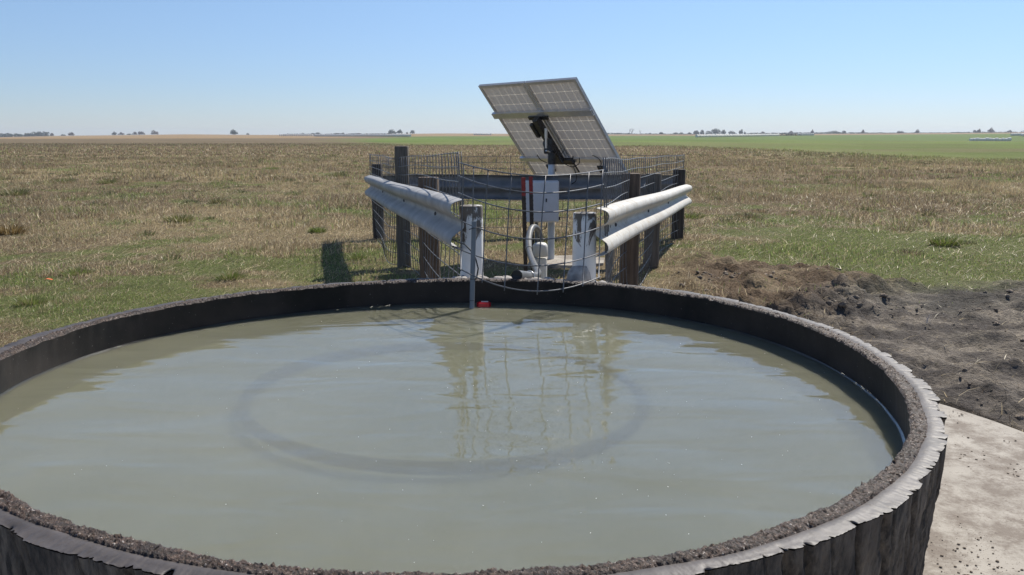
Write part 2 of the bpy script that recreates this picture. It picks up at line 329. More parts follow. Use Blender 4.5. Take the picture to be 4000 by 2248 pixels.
def height(x, y):
    r = np.hypot(x, y); px = np.clip(2000 + FPX * x / np.maximum(y, r * .05 + 1e-6), -2500, 6500)
    zc = H + (530 - np.interp(px, HX, HY)) / FPX * 1600
    z = zc * sstep(330, 1600, r)
    z = z - 1.9 * np.exp(-((x - 262) / 110) ** 2 - ((y - 440) / 130) ** 2)
    z = z + (fbm(x * .035, y * .05, 21) - .5) * .8 * sstep(45, 80, r) * sstep(200, 130, r) * sstep(20, 45, x)
    z = z + (fbm(x * .22, y * .22, 31) - .5) * .16 * sstep(4, 16, r) * (1 - sstep(60, 200, r) * .7)
    near = sstep(60, 15, r)
    z = z + (fbm(x * 2.2, y * 2.2, 41) - .5) * .05 * near
    d, m, p = masks(x, y)
    lump = fbm(x * 2.6, y * 2.6, 51, 5, .62); rg = 1 - np.abs(fbm(x * 4.5, y * 4.5, 53, 4, .6) - .5) * 4; fz = (fbm(x * 11, y * 11, 55, 3, .6) - .5)
    z = z + d * (.07 + .17 * np.maximum(lump - .44, 0) * 2 + .045 * np.maximum(rg, -.5) * sstep(.4, .6, lump) + .07 * fz) + m * (.015 + .30 * np.maximum(fbm(x * 1.5, y * 1.5, 59, 5, .6) - .54, 0) + .12 * np.maximum(lump - .5, 0) * 2 + .022 * np.maximum(rg, -.5) * sstep(.45, .65, lump) + .065 * fz)
    rt = np.hypot(x - TCX, y - TCY)
    z = np.where(rt < 3.35, np.minimum(z, 0) * 0 - .03, z * sstep(3.25, 3.7, rt) + 0)
    return z
cSTRAW = np.array((.44, .35, .20)); cDRY = np.array((.30, .23, .13)); cBROWN = np.array((.195, .140, .084)); cGRN = np.array((.165, .205, .060))
cFIELD = np.array((.125, .172, .036)); cTAN = np.array((.285, .195, .100)); cDIRT = np.array((.150, .108, .072)); cMUD = np.array((.102, .091, .083))
EARTH = 1.0
def mixc(a, b, t): t = np.asarray(t)[..., None]; return a * (1 - t) + b * t
def greenness(x, y):
    r = np.hypot(x, y)
    g = fbm(x * .55, y * .55, 61) * .6 + fbm(x * 2.4, y * 2.4, 63) * .4
    lush = sstep(15, 9, r) * .03 + np.exp(-((x - 6.5) / 3.5) ** 2 - ((y - 11.5) / 3.2) ** 2) * .46 + np.exp(-((x + 3.5) / 3) ** 2 - ((y - 10.5) / 3.0) ** 2) * .02
    bare = sstep(6.2, 4.8, np.hypot(x - TCX, y - TCY) - 0) * .08
    return sstep(.46, .66, g + lush - bare - sstep(14, 26, r) * .07)
def albedo(x, y):
    r = np.hypot(x, y)
    tone = fbm(x * .13, y * .13, 71); fine = fbm(x * 1.3, y * 1.3, 73)
    base = mixc(cDRY[None], cSTRAW[None], sstep(.3, .75, fine * .6 + tone * .4) * .75)
    brown = sstep(.42, .62, fbm(x * .16, y * .24, 75) + sstep(13, 18, y) * sstep(34, 24, y) * .10)
    base = mixc(base, cBROWN[None], brown * .65)
    base = mixc(base, cGRN[None], greenness(x, y) * .8)
    far = sstep(30, 90, r); base = mixc(base, np.array((.225, .168, .100))[None] * (.75 + .5 * tone[..., None]), far * .8)
    wx = x + 26 * (fbm(x * .06, y * .06, 81) - .5) * sstep(60, 150, r); wy = y + 30 * (fbm(x * .03, y * .03, 83) - .5) * sstep(60, 150, r)
    f = polymask(wx, wy, GREEN, 12.0); base = mixc(base, cFIELD[None] * (.55 + .9 * fbm(x * .05, y * .02, 85, 5, .65)[..., None]), f)
    base = mixc(base, np.array((.205, .175, .085))[None], f * sstep(.45, .75, fbm(x * .02 + 3, y * .012, 88, 5, .6)) * .38); hol = sstep(.52, .68, fbm(x * .05, y * .11, 86)) * sstep(28, 45, x) * sstep(220, 120, y); base = mixc(base, np.array((.19, .15, .08))[None], hol * f * .6)
    t = polymask(x, wy, TAN, 25.); base = mixc(base, cTAN[None] * (.85 + .3 * fbm(x * .01, y * .01, 87)[..., None]), t)
    g2 = polymask(x, y, GREEN2, 20.); base = mixc(base, cFIELD[None] * .95, g2)
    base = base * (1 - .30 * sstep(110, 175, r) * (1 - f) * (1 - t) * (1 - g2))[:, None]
    d, m, p = masks(x, y)
    base = mixc(base, mixc(cDIRT[None], np.array((.24, .185, .12))[None], sstep(.45, .7, fbm(x * 3, y * 3, 91))), d)
    base = mixc(base, mixc(cMUD[None], np.array((.25, .217, .178))[None], sstep(.40, .66, fbm(x * 2.2, y * 3.0, 93, 6, .62))), m * .95)
    base = mixc(base, np.array((.24, .185, .115))[None], p * sstep(.35, .6, fbm(x * 1.1, y * 1.1, 95)) * .6)
    return base
def grid_polar():
    ring = [1.2]; 
    while ring[-1] < 3500: ring.append(ring[-1] * (1.0048 if 3.2 < ring[-1] < 15 else (1.009 if ring[-1] < 220 else 1.03)))
    ring = np.array(ring)
    ang = np.concatenate([np.arange(-180, -44, 4.0), np.arange(-44, 44, .26), np.arange(44, 180, 4.0)])
    A, Rr = np.meshgrid(np.radians(ang), ring)
    X, Y = Rr * np.sin(A), Rr * np.cos(A); n, m = X.shape
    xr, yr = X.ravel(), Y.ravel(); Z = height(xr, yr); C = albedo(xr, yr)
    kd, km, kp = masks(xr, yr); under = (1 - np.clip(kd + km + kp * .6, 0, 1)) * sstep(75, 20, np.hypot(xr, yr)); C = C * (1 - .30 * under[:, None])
    idx = np.arange(n * m).reshape(n, m)
    a, b = idx[:-1, :], idx[1:, :]; a2, b2 = np.roll(a, -1, 1), np.roll(b, -1, 1)
    F = np.stack([a.ravel(), b.ravel(), b2.ravel(), a2.ravel()], 1)[:, ::-1]
    V = np.stack([X.ravel(), Y.ravel(), Z], 1)
    return V, F, C
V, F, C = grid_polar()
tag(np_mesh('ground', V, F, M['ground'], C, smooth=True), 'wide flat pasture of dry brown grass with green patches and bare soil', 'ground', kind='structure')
def hz(x, y): return float(height(np.array([x]), np.array([y]))[0])

# concrete apron round the tank and pad at the pole
mb = MB(); n = 72
prof = [(1.5, .03), (2.6, .036), (3.25, .03), (3.26, -.06)]
vs = []; 
for (r, z) in prof:
    for i in range(n):
        a = 2 * math.pi * i / n; rr = r * (1 + .006 * math.sin(a * 7)); vs.append((TCX + rr * math.cos(a), TCY + rr * math.sin(a), z))
mb.add(vs, [(j * n + i, j * n + n + i, j * n + n + (i + 1) % n, j * n + (i + 1) % n) for j in range(3) for i in range(n)])
mb.f = [f[::-1] for f in mb.f] if False else mb.f
tag(mb.build('concrete_apron', M['concrete']), 'pale concrete slab scattered with soil around the tyre tank', 'concrete slab', kind='structure')
mb = MB(); pp = [(-.42, -.30), (.1, -.42), (.55, -.22), (.62, .25), (.2, .48), (-.35, .40)]
mb.add([(.62 + a, 10.75 + b, z) for z in (-.08, .045) for a, b in pp], [tuple(range(5, -1, -1)), tuple(range(6, 12))] + [(i, (i + 1) % 6, 6 + (i + 1) % 6, 6 + i) for i in range(6)])
tag(mb.build('concrete_pad', M['concrete']), 'small irregular concrete pad at the foot of the solar pole', 'concrete slab', kind='structure')

# ------------------------------------------------------------------ tyre stock tank
tank = empty('stock_tank', (TCX, TCY, 0), 'round stock tank made from a giant black tyre full of murky water', 'water tank')
ZR = .736; ZW = .580
def rin(a): return 1.8113 + .002 * np.cos(2 * a) - .0154 * np.sin(2 * a) - .0336 * np.cos(3 * a) + .0146 * np.sin(3 * a)
NT = 2600; TH = np.arange(NT) / NT * 2 * math.pi
def per(fr, seed):       # smooth periodic noise round the ring
    x = TH / (2 * math.pi) * fr; i = np.floor(x); f = x - i; f = f * f * (3 - 2 * f)
    a = _hash(i % fr, i * 0 + seed, seed); b = _hash((i + 1) % fr, i * 0 + seed, seed); return a + (b - a) * f
lug = np.zeros(NT); gro = np.zeros(NT); pos = 0.0; per_len = 2 * math.pi * 1.92; s0 = TH * 1.92
def ringd(c): return np.abs(((s0 - c + per_len / 2) % per_len) - per_len / 2)
while pos < per_len:
    L = random.uniform(.05, .21); t = (s0 - pos) / L; inside = (t >= 0) & (t < 1)
    lug[inside] += random.uniform(-.009, .009) + random.uniform(-.014, .014) * (t[inside] - .5) + .006 * (np.clip(4 * t[inside] * (1 - t[inside]), 0, 1)) ** .25
    q = ringd(pos); dpt = random.choice((.003, .006, .010, .016, .032)); wd = random.uniform(.003, .009)
    lug -= dpt * np.exp(-(q / wd) ** 4); gro += random.uniform(.4, 1) * np.exp(-(q / random.uniform(.007, .014)) ** 2)
    for e in range(random.randint(0, 3)):
        pc = pos + random.uniform(.15, .85) * L; lug -= random.uniform(.003, .014) * np.exp(-(ringd(pc) / random.uniform(.0025, .006)) ** 2)
    pos += L
RI = rin(TH)
def ring_strip(name, prof, mat, smooth=True, close=False):
    "prof: list of (radius array, z array)"
    V = np.concatenate([np.stack([r * np.cos(TH), r * np.sin(TH), z * np.ones(NT)], 1) for r, z in prof])
    i = np.arange(NT); j = (i + 1) % NT
    F = np.concatenate([np.stack([k_ * NT + i, k_ * NT + j, (k_ + 1) * NT + j, (k_ + 1) * NT + i], 1) for k_ in range(len(prof) - 1)])
    o = np_mesh(name, V, F, mat, smooth=smooth, parent=tank); return o
lip = (per(300, 1) - .5) * .006 + (per(90, 2) - .5) * .008
zn = (per(420, 3) - .5) * .005 + (per(70, 4) - .5) * .008
W1 = .052 + (per(60, 9) - .5) * .008
ring_strip('inner_wall', [(RI + .05, .2), (RI + .03, .45), (RI + .012, .60), (RI + .004 + lip * .3, .70), (RI + lip, ZR + zn - .006)], M['inner'])
fib = [(RI + lip, ZR + zn - .006)]
for q in range(1, 8):
    t = q / 8; fib.append((RI + lip * (1 - t) + W1 * t + rng.normal(0, .0022, NT), ZR + zn * (1 - t) + .002 + rng.normal(0, .0022, NT) + (per(420, 20 + q) - .5) * .006 + (per(150, 40 + q) - .5) * .004))
fib.append((RI + W1, ZR - .006))
ring_strip('cut_edge', fib, M['fibre'], smooth=False)
RO = RI + .100
drop = (per(46, 13) - .5) * .005
top = [(RI + W1 - .003, ZR - .003)]
for t in (.25, .5, .75, .9, 1.0): top.append((RI + W1 * (1 - t) + (RO - RI + lug * (t ** 3)) * t, ZR + .002 - .003 * t + drop * t - gro * .005 * t ** 4 + rng.normal(0, .0007, NT) + (per(300, int(50 + t * 9)) - .5) * .0016))
ring_strip('tread_edge', top, M['tread_top'])
wall = [(RO + lug - .001, ZR - .005 + drop - gro * .005)]
NZ = 34
for q in range(1, NZ):
    t = q / (NZ - 1); sh = int(14 * math.sin(t * 3.4)); g2 = np.roll(gro, sh); l2 = np.roll(lug, sh)
    rough = (fbm(TH * 60, TH * 0 + t * 9, 33, 5, .65) - .5) * .020 * min(1, t * 6) + (fbm(TH * 210, TH * 0 + t * 30, 37, 3, .6) - .5) * .012 * min(1, t * 6)
    wall.append((RO + l2 * max(.45, 1 - t * 1.2) - g2 * .052 * min(1, .35 + t * 4) + rough - .045 * t, ZR - .008 + drop * (1 - t) - gro * .005 * (1 - t) - t * (ZR - .04)))
ring_strip('tread_wall', wall, M['tread'])
# sidewall under water, its bead ring and the floor
n = 160; vs = []; 
for (r, z) in ((1.815, .486), (1.5, .492), (1.1, .497), (.9, .500), (.78, .490), (.3, .486), (.001, .485)):
    for i in range(n):
        a = 2 * math.pi * i / n; vs.append((TCX + r * math.cos(a), TCY + r * math.sin(a), z))
mb = MB(); mb.add(vs, [(j * n + i, j * n + (i + 1) % n, j * n + n + (i + 1) % n, j * n + n + i) for j in range(6) for i in range(n)])
mb.build('silted_sidewall', M['silt'], tank, True)
mb = MB(); mb.tube([(-.289 + .868 * math.cos(a), 3.57 + .872 * math.sin(a), .518 + .020 * math.cos(a - 3.6)) for a in [2 * math.pi * i / 120 for i in range(120)]], .024, 12, closed=True)
mb.build('bead_ring', M['bead'], tank, True)
# water sheet
n = 160; vs = [(TCX, TCY, ZW)] + [(TCX + (rin(a) + .008) * math.cos(a), TCY + (rin(a) + .008) * math.sin(a), ZW) for a in [2 * math.pi * i / n for i in range(n)]]
n = 720; vs = [(TCX, TCY, ZW)]
for dr_, dz_ in ((-.018, 0), (-.010, .0010), (-.005, .0030), (-.0015, .0060), (.0025, .0105)):
    vs += [(TCX + (rin(a) + .0125 + dr_ + .0012 * math.sin(a * 37) * (dz_ > 0)) * math.cos(a), TCY + (rin(a) + .0125 + dr_ + .0012 * math.sin(a * 37) * (dz_ > 0)) * math.sin(a), ZW + dz_) for a in [2 * math.pi * i / n for i in range(n)]]
mb = MB(); mb.add(vs, [(0, 1 + i, 1 + (i + 1) % n) for i in range(n)] + [(1 + j * n + i, 1 + j * n + n + i, 1 + j * n + n + (i + 1) % n, 1 + j * n + (i + 1) % n) for j in range(4) for i in range(n)])
b0 = 1 + 4 * n; mb.v += [(TCX + 1.80 * math.cos(2 * math.pi * i / n), TCY + 1.80 * math.sin(2 * math.pi * i / n), .24) for i in range(n)] + [(TCX, TCY, .24)]
mb.f += [(b0 + i, b0 + n + i, b0 + n + (i + 1) % n, b0 + (i + 1) % n) for i in range(n)] + [(b0 + 2 * n, b0 + n + (i + 1) % n, b0 + n + i) for i in range(n)]
tag(mb.build('water', M['water'], None, True), 'murky grey green water filling the round tyre tank', 'water', kind='structure')
mb = MB()
for i in range(420):
    a = random.uniform(0, 6.28); r = 1.74 * math.sqrt(random.random()); x, y = TCX + r * math.cos(a), TCY + r * math.sin(a)
    if x < -.3 and random.random() < .6: continue
    s = random.uniform(.0010, .0028); b = random.uniform(0, 3.14); e = random.uniform(.5, 1)
    mb.add([(x + s * math.cos(b + q * 1.571) * (e if q % 2 else 1), y + s * math.sin(b + q * 1.571) * (e if q % 2 else 1), ZW + .0015 + random.uniform(0, .002)) for q in range(4)], [(0, 1, 2, 3)])
tag(mb.build('floating_specks', M['speck']), 'tiny pale specks of chaff floating on the tank water', 'chaff', kind='stuff')
# red float
fp = at(1890, 1199, 5.19); fp.z = ZW
fl = empty('float', fp, 'small red plastic float on the water beside the grey conduit', 'float')
def capsule(mb, c, L, wd, z0, z1, ins):
    out = [(-L, 0), (-L * .72, -wd), (L * .72, -wd), (L, 0), (L * .72, wd), (-L * .72, wd)]
    vs = [Vector((x * s, y * s, z)) + c for z, s in ((z0, ins), (z0 + .004, 1), (z1 - .008, 1), (z1, ins)) for x, y in out]
    mb.add(vs, [tuple(range(5, -1, -1)), tuple(range(18, 24))] + [(l * 6 + i, l * 6 + (i + 1) % 6, l * 6 + 6 + (i + 1) % 6, l * 6 + 6 + i) for l in range(3) for i in range(6)])
mb = MB(); capsule(mb, fp, .045, .030, -.014, .031, .70); mb.build('shell', M['float_red'], fl)
mb = MB(); mb.box(fp + Vector((.006, -.006, .0322)), (.044, .02, .003)); mb.build('reflector', M['float_lens'], fl)
# dry leaf lying on the rim
lp = Vector((-1.52, 1.98, 0)); d = lp - Vector((TCX, TCY, 0)); d.z = 0; ra = float(rin(math.atan2(d.y, d.x))) + .062
lp = Vector((TCX, TCY, ZR + .012)) + d.normalized() * ra
lf = at(110, 2040, lp.y); 
mb = MB(); vs = []
for i in range(9):
    t = i / 8; hw = .010 * math.sin(math.pi * min(1, t * .96 + .02)) + .0006; x = (t - .5) * .07; zz = .008 + .012 * math.sin(t * 3) 
    vs += [(lp.x + x, lp.y - hw, lp.z + zz), (lp.x + x + .002, lp.y, lp.z + zz - .004), (lp.x + x, lp.y + hw, lp.z + zz + .004)]
mb.add(vs, [q for i in range(8) for q in ((i * 3, i * 3 + 3, i * 3 + 4, i * 3 + 1), (i * 3 + 1, i * 3 + 4, i * 3 + 5, i * 3 + 2))])
tag(mb.build('dry_leaf', M['dry_leaf'], smooth=True), 'curled yellow dry leaf lying on the near left tank rim', 'leaf')

# ------------------------------------------------------------------ posts
def post(name, x, y, top, rad, mat, label, cat='fence post', square=0.0, base=None, lean=(0, 0)):
    b = hz(x, y) - .12 if base is None else base
    o = empty(name, (x, y, b + .12), label, cat) if False else None
    ph = random.uniform(0, 6); sq = square
    def fn(a, z):
        q = 1.0
        if sq: q = 1 / max(abs(math.cos(a)), abs(math.sin(a))) * sq + (1 - sq)
        return q * (1 + .025 * math.sin(3 * a + ph) + .015 * math.sin(7 * a + z * 2 + ph))
    mb = MB(); hgt = top - b
    mb.lathe((0, 0, 0), [(rad * 1.02, 0), (rad * 1.01, hgt * .33), (rad, hgt * .66), (rad * .99, hgt - .015), (rad * .94, hgt - .003), (rad * .5, hgt)], 28, fn)
    mb.v = [(p[0] + x + lean[0] * p[2], p[1] + y + lean[1] * p[2], p[2] + b) for p in mb.v]
    o = mb.build(name, mat, None, True, 45); me = o.data
    for vv in me.vertices: vv.co -= Vector((x, y, b))
    o.location = (x, y, b)
    return tag(o, label, cat)
def post_px(name, px_, py, Y, rad, mat, label, square=0., **kw):
    p = at(px_, py, Y); return post(name, p.x, p.y, p.z, rad, mat, label, square=square, **kw)
G = 'posts of the pump enclosure'
PO = []
PO.append(post_px('fence_post', 1841, 802, 5.72, .080, M['white_post'], 'round white painted post behind the tank at the left rail end, dark cracked top', .25, base=-.02))
PO.append(post_px('fence_post', 2286, 830, 5.72, .082, M['white_post'], 'round white painted post behind the tank at the right rail end, stained edge', .2, base=-.02))
PO.append(post_px('fence_post', 1674, 692, 8.6, .106, M['wood_brown'], 'short brown split post in the left fence, nearest the white post', .6))
PO.append(post_px('fence_post', 1569, 571, 10.45, .084, M['wood_grey'], 'tallest grey wooden post rising above the left guardrail', .8))
PO.append(post_px('fence_post', 1472, 641, 13.6, .086, M['wood_dark'], 'dark corner post at the far end of the left guardrail', .7))
PO.append(post_px('fence_post', 2466, 677, 8.0, .088, M['wood_brown'], 'broad brown post in the right fence, nearest the white post', .7))
PO.append(post_px('fence_post', 2554, 678, 10.3, .090, M['wood_grey'], 'grey brown middle post of the right fence between two brown ones', .6))
PO.append(post_px('fence_post', 2655, 662, 13.4, .090, M['wood_dark'], 'dark corner post at the far end of the right guardrail', .7))
for o in PO: o['group'] = G

# ------------------------------------------------------------------ guardrails (W-beams)
WP = [(.002, .152), (.030, .146), (.060, .137), (.076, .126), (.083, .108), (.082, .088), (.072, .068), (.045, .047), (.014, .026), (.003, .014), (0, 0)]
WP = WP + [(a, -b) for a, b in WP[-2::-1]]
def guardrail(A, B, out, mat, label, bolts, wide=0.33):
    A, B = Vector(A), Vector(B); ax = (B - A).normalized(); out = Vector(out); out = (out - ax * out.dot(ax)).normalized(); up = out.cross(ax)
    if up.z < 0: up = -up
    root = empty('guardrail', (A + B) / 2, label, 'guardrail', 'guardrails of the pump enclosure'); sc = wide / .312
    mb = MB(); m = len(WP); NL = 24; vs = []; T = .004
    for side in (1, 0):
        for i in range(NL + 1):
            t = i / NL; c = A.lerp(B, t) + Vector((0, 0, .006 * math.sin(t * 9)))
            for j, (d, z) in enumerate(WP):
                z2 = z * sc; d2 = d * sc
                a, b = WP[max(j - 1, 0)], WP[min(j + 1, m - 1)]; nn = Vector((a[1] - b[1], b[0] - a[0])); nn.normalize()
                vs.append(c + out * (d2 + nn.x * T * side) + up * (z2 + nn.y * T * side))
    K = (NL + 1) * m
    fs = []
    for i in range(NL):
        for j in range(m - 1):
            q = (i * m + j, i * m + j + 1, i * m + m + j + 1, i * m + m + j); fs += [q, tuple(K + x for x in q[::-1])]
        fs += [(i * m, i * m + m, K + i * m + m, K + i * m), (i * m + m - 1, K + i * m + m - 1, K + i * m + 2 * m - 1, i * m + 2 * m - 1)]
    for e in (0, NL):
        for j in range(m - 1): fs.append((e * m + j, K + e * m + j, K + e * m + j + 1, e * m + j + 1))
    mb.add(vs, fs); beam = mb.build('beam', mat, root, True, 60)
    for t in bolts:
        c = A.lerp(B, t); mb = MB(); rot = Matrix((ax, up, out)).transposed()
        mb.v = []; mb.lathe((0, 0, 0), [(.016, 0), (.018, .006), (.012, .014), (.004, .017)], 10)
        mb.v = [tuple(c + rot @ Vector(p) + out * .003) for p in mb.v]; mb.build('bolt', M['wire'] if t > .5 else M['seam'], root, True)
    return root
LA, LB = at(1814, 881, 5.55), at(1447, 728, 13.35)
guardrail(LA, LB, (-1, -.26, 0), M['galv'], 'grey steel guardrail along the left side, wire shadows on its top', (.15, .42, .72), .345)
RA, RB = at(2326, 910, 5.55), at(2680, 762, 13.35)
guardrail(RA, RB, (1, -.26, 0), M['rail_white'], 'whitish rust stained guardrail along the right side of the enclosure', (.10, .36, .62))
guardrail(at(1590, 731, 10.75), at(2530, 734, 10.75), (0, 1, 0), M['galv_shaded'], 'guardrail crossing behind the solar pole, seen from its back', (.02, .98), .315)
guardrail(at(1478, 722, 13.75), at(2650, 722, 13.75), (0, 1, 0), M['galv_shaded'], 'farthest guardrail joining the two dark corner posts', (.02, .98), .30)

# ------------------------------------------------------------------ welded wire panels
DROPS = (0, .10, .20, .31, .44, .58, .73, .88, 1.03, 1.18, 1.33)
def spl(pts, t):
    "Catmull-Rom through pts"
    n = len(pts) - 1; f = min(max(t, 0), .99999) * n; i = int(f); u = f - i
    p = [Vector(pts[min(max(i + q, 0), n)]) for q in (-1, 0, 1, 2)]
    return .5 * ((2 * p[1]) + (p[2] - p[0]) * u + (2 * p[0] - 5 * p[1] + 4 * p[2] - p[3]) * u * u + (3 * p[1] - p[0] - 3 * p[2] + p[3]) * u ** 3)
def wire_panel(path, label, r=.0043, sp=.2, drops=DROPS, sway=.03, edge=True):
    mb = MB(); L = sum((Vector(path[i + 1]) - Vector(path[i])).length for i in range(len(path) - 1)); nv = max(3, int(L / sp)); zb = []
    def P(t, d):
        p = spl(path, t); q = p - Vector((0, 0, d)); o = sway * math.sin(t * 11 + d * 2.2) * (.3 + d); q.x += o; return q
    for d in drops:
        run = []
        for i in range(61):
            q = P(i / 60, d)
            q.z += .006 * math.sin(i * .31 + d * 9)
            if q.z > hz(q.x, q.y) + .012: run.append(q)
            else:
                if len(run) > 1: mb.tube(run, r, 6)
                run = []
        if len(run) > 1: mb.tube(run, r, 6)
    for i in range(nv + 1):
        t = i / nv; pts = []
        for j in range(12):
            q = P(t, drops[-1] * j / 11 - (.012 if j == 0 else 0)); gz = hz(q.x, q.y)
            if q.z < gz + .01: q.z = gz + .01; pts.append(q); break
            pts.append(q)
        if len(pts) > 1: mb.tube(pts, r * (1.35 if i == 0 and edge else 1), 6)
        if i == 0 and edge: mb.tube([q + Vector((.018, .03, 0)) for q in pts], r, 6)
    cen = spl(path, .5); cen.z = 0
    o = mb.build('wire_panel', M['wire'], None, True); me = o.data
    for vv in me.vertices: vv.co -= cen
    o.location = cen
    return tag(o, label, 'wire fence', 'welded wire panels of the pump enclosure')
wire_panel([at(1790, 600, 5.78), at(1712, 606, 7.2), at(1640, 610, 8.9), at(1566, 618, 10.25), at(1520, 618, 10.6), at(1492, 610, 12.0), at(1446, 604, 13.8)], 'welded wire panel along the left side between the white post and dark corner post')
wire_panel([at(2358, 623, 5.72), at(2410, 622, 6.8), at(2470, 622, 8.0), at(2520, 618, 9.3), at(2570, 614, 10.6), at(2618, 611, 12.2), at(2674, 606, 13.75)], 'welded wire panel along the right side beside the whitish guardrail')
wire_panel([at(1446, 606, 13.95), at(1750, 612, 14.0), at(2100, 612, 14.0), at(2400, 610, 14.0), at(2674, 606, 13.95)], 'welded wire panel closing the far side behind the solar pole', sway=.01, edge=False)
# front panel bowing over the tank rim
HW = [((1793, 636), (2046, 684), (2358, 664)), ((1791, 688), (2046, 751), (2358, 721)), ((1791, 754), (2046, 825), (2350, 795)), ((1800, 863), (2046, 933), (2340, 890)), ((1768, 962), (2046, 1038), (2340, 990)), ((1789, 1046), (2060, 1137), (2345, 1082))]
def hpt(i, x):
    (x0, y0), (x1, y1), (x2, y2) = HW[i]
    y = y0 * (x - x1) * (x - x2) / ((x0 - x1) * (x0 - x2)) + y1 * (x - x0) * (x - x2) / ((x1 - x0) * (x1 - x2)) + y2 * (x - x0) * (x - x1) / ((x2 - x0) * (x2 - x1))
    s = (x - 2068) / 285.; return at(x, y, 4.96 + (.62 if i < 5 else .34) * min(s * s, 1.3) - .02 * i)
mb = MB()
for i in range(6):
    a, b = HW[i][0][0], HW[i][2][0]; mb.tube([hpt(i, a + (b - a) * q / 40) for q in range(41)], .0042, 6)
for xt, xb, i0, i1 in ((1812, 1800, 0, 5), (1850, 1845, 0, 3), (1907, 1884, 0, 5), (1998, 1971, 0, 5), (2131, 2099, 0, 5), (2228, 2200, 0, 5), (2300, 2276, 0, 5), (2354, 2338, 0, 5)):
    pts = [hpt(i, xt + (xb - xt) * i / 5) - Vector((0, .006, 0)) for i in range(i0, i1 + 1)]
    if i1 == 5: pts.append(pts[-1] + (pts[-1] - pts[-2]).normalized() * .02)
    mb.tube(pts, .0042, 6)
tag(mb.build('wire_panel', M['wire'], None, True), 'sagging wire panel bowed out over the far tank rim between the white posts', 'wire fence', 'welded wire panels of the pump enclosure')

# ------------------------------------------------------------------ conduit standing in the tank, with its cable
ct_, cb_ = at(1852, 865, 5.17), at(1842, 1215, 5.13)
cond = empty('conduit', (cb_.x, cb_.y, ZW), 'upright grey conduit standing in the water against the far tank wall', 'conduit')
mb = MB(); mb.tube([(cb_.x, cb_.y, .50), cb_.lerp(ct_, .5), ct_], .0155, 14); mb.build('pipe', M['conduit'], cond, True, 50)
mb = MB(); p = cb_.lerp(ct_, .10)
for t in (.12, .36): q = cb_.lerp(ct_, t); mb = MB(); mb.tube([q + Vector((.0165 * math.cos(a), .0165 * math.sin(a), 0)) for a in [i * .5236 for i in range(12)]], .0022, 5, closed=True); mb.build('wire_tie', M['seam'], cond, True)
mb = MB(); q = cb_.lerp(ct_, .93); mb.tube([q + Vector((-.03, -.02, -.01)), q + Vector((.0, -.019, 0)), q + Vector((.055, -.012, .002))], .003, 5)
mb.build('wire_tie', M['seam'], cond, True)
mb = MB(); mb.tube([at(1768, 935, 5.6), at(1790, 947, 5.45), at(1815, 955, 5.3), at(1838, 978, 5.2), at(1858, 1010, 5.16), at(1868, 1050, 5.15), at(1862, 1085, 5.15), at(1850, 1100, 5.15)], .0048, 8)
mb.build('cable', M['cable'], cond, True)

# ------------------------------------------------------------------ steel posts with red tops
def steel_post(x1, y1, x2, Y, label):
    t = at(x1, y1, Y); zb = hz(t.x, Y) - .1; b = at(x2, 1000, Y); sl = (b.x - t.x) / (t.z - b.z)
    def ln(z): return Vector((t.x + sl * (t.z - z), Y, z))
    zc = t.z - .20
    root = empty('steel_post', ln(zb + .1), label, 'steel post', 'red topped steel posts in the enclosure')
    def sect(z0, z1, mat, name):
        mb = MB(); a, b = ln(z0), ln(z1); prof = [(-.022, .0), (.022, .0), (.022, .006), (.004, .010), (.004, .042), (-.004, .042), (-.004, .010), (-.022, .006)]
        n = 8; mb.add([Vector((p[0], p[1], 0)) + c for c in (a, b) for p in prof], [tuple(range(n - 1, -1, -1)), tuple(range(n, 2 * n))] + [(i, (i + 1) % n, n + (i + 1) % n, n + i) for i in range(n)])
        z = z0 + .03
        while z < z1 - .01:
            mb.box(ln(z) + Vector((.018, -.004, 0)), (.012, .010, .016)); z += .052
        return mb.build(name, mat, root)
    sect(zb, zc, M['steel_dark'], 'shaft'); sect(zc + .001, t.z, M['red'], 'painted_top')
steel_post(2044, 694, 2052, 9.0, 'red topped dark steel post, left one of the pair before the control box')
steel_post(2073, 690, 2080, 9.5, 'red topped dark steel post directly in front of the control box')

# ------------------------------------------------------------------ well casing and discharge pipe
wc = at(2110, 1000, 9.2); wx, wy = wc.x, 9.2
cas = empty('well_casing', (wx, wy, 0), 'white plastic well casing with a domed cap inside the enclosure', 'well casing')
mb = MB(); mb.lathe((wx, wy, -.1), [(.078, 0), (.078, .40)], 28); mb.build('casing', M['pvc'], cas, True, 40)
mb = MB(); zt = at(2110, 948, 9.2).z; mb.lathe((wx, wy, zt), [(.079, -.155), (.083, -.15), (.083, -.045), (.078, -.025), (.060, -.006), (.035, .0), (.01, .001)], 28); mb.build('cap', M['pvc'], cas, True, 40)
pr = empty('discharge_pipe', (wx, 7.4, 0), 'bent grey plastic pipe running from the well casing to the tank rim', 'pipe')
mb = MB(); ctrl = [at(2113, 1000, 9.40), at(2113, 942, 9.36), at(2105, 908, 9.25), at(2093, 890, 9.1), at(2080, 890, 9.0), at(2070, 908, 8.85), at(2065, 940, 8.6), at(2066, 975, 8.3)]
mb.tube([spl(ctrl, i / 40) for i in range(41)], .034, 14); mb.build('hose_loop', M['hose'], pr, True, 50)
mb = MB(); ctrl = [at(2066, 973, 8.3), at(2073, 1003, 7.6), at(2086, 1035, 6.7), at(2097, 1058, 6.1), at(2100, 1070, 5.85), at(2094, 1078, 5.7), at(2080, 1081, 5.60), at(2066, 1082, 5.52)]
mb.tube([spl(ctrl, i / 40) for i in range(41)], .0275, 14); mb.build('pipe_run', M['hose'], pr, True, 50)
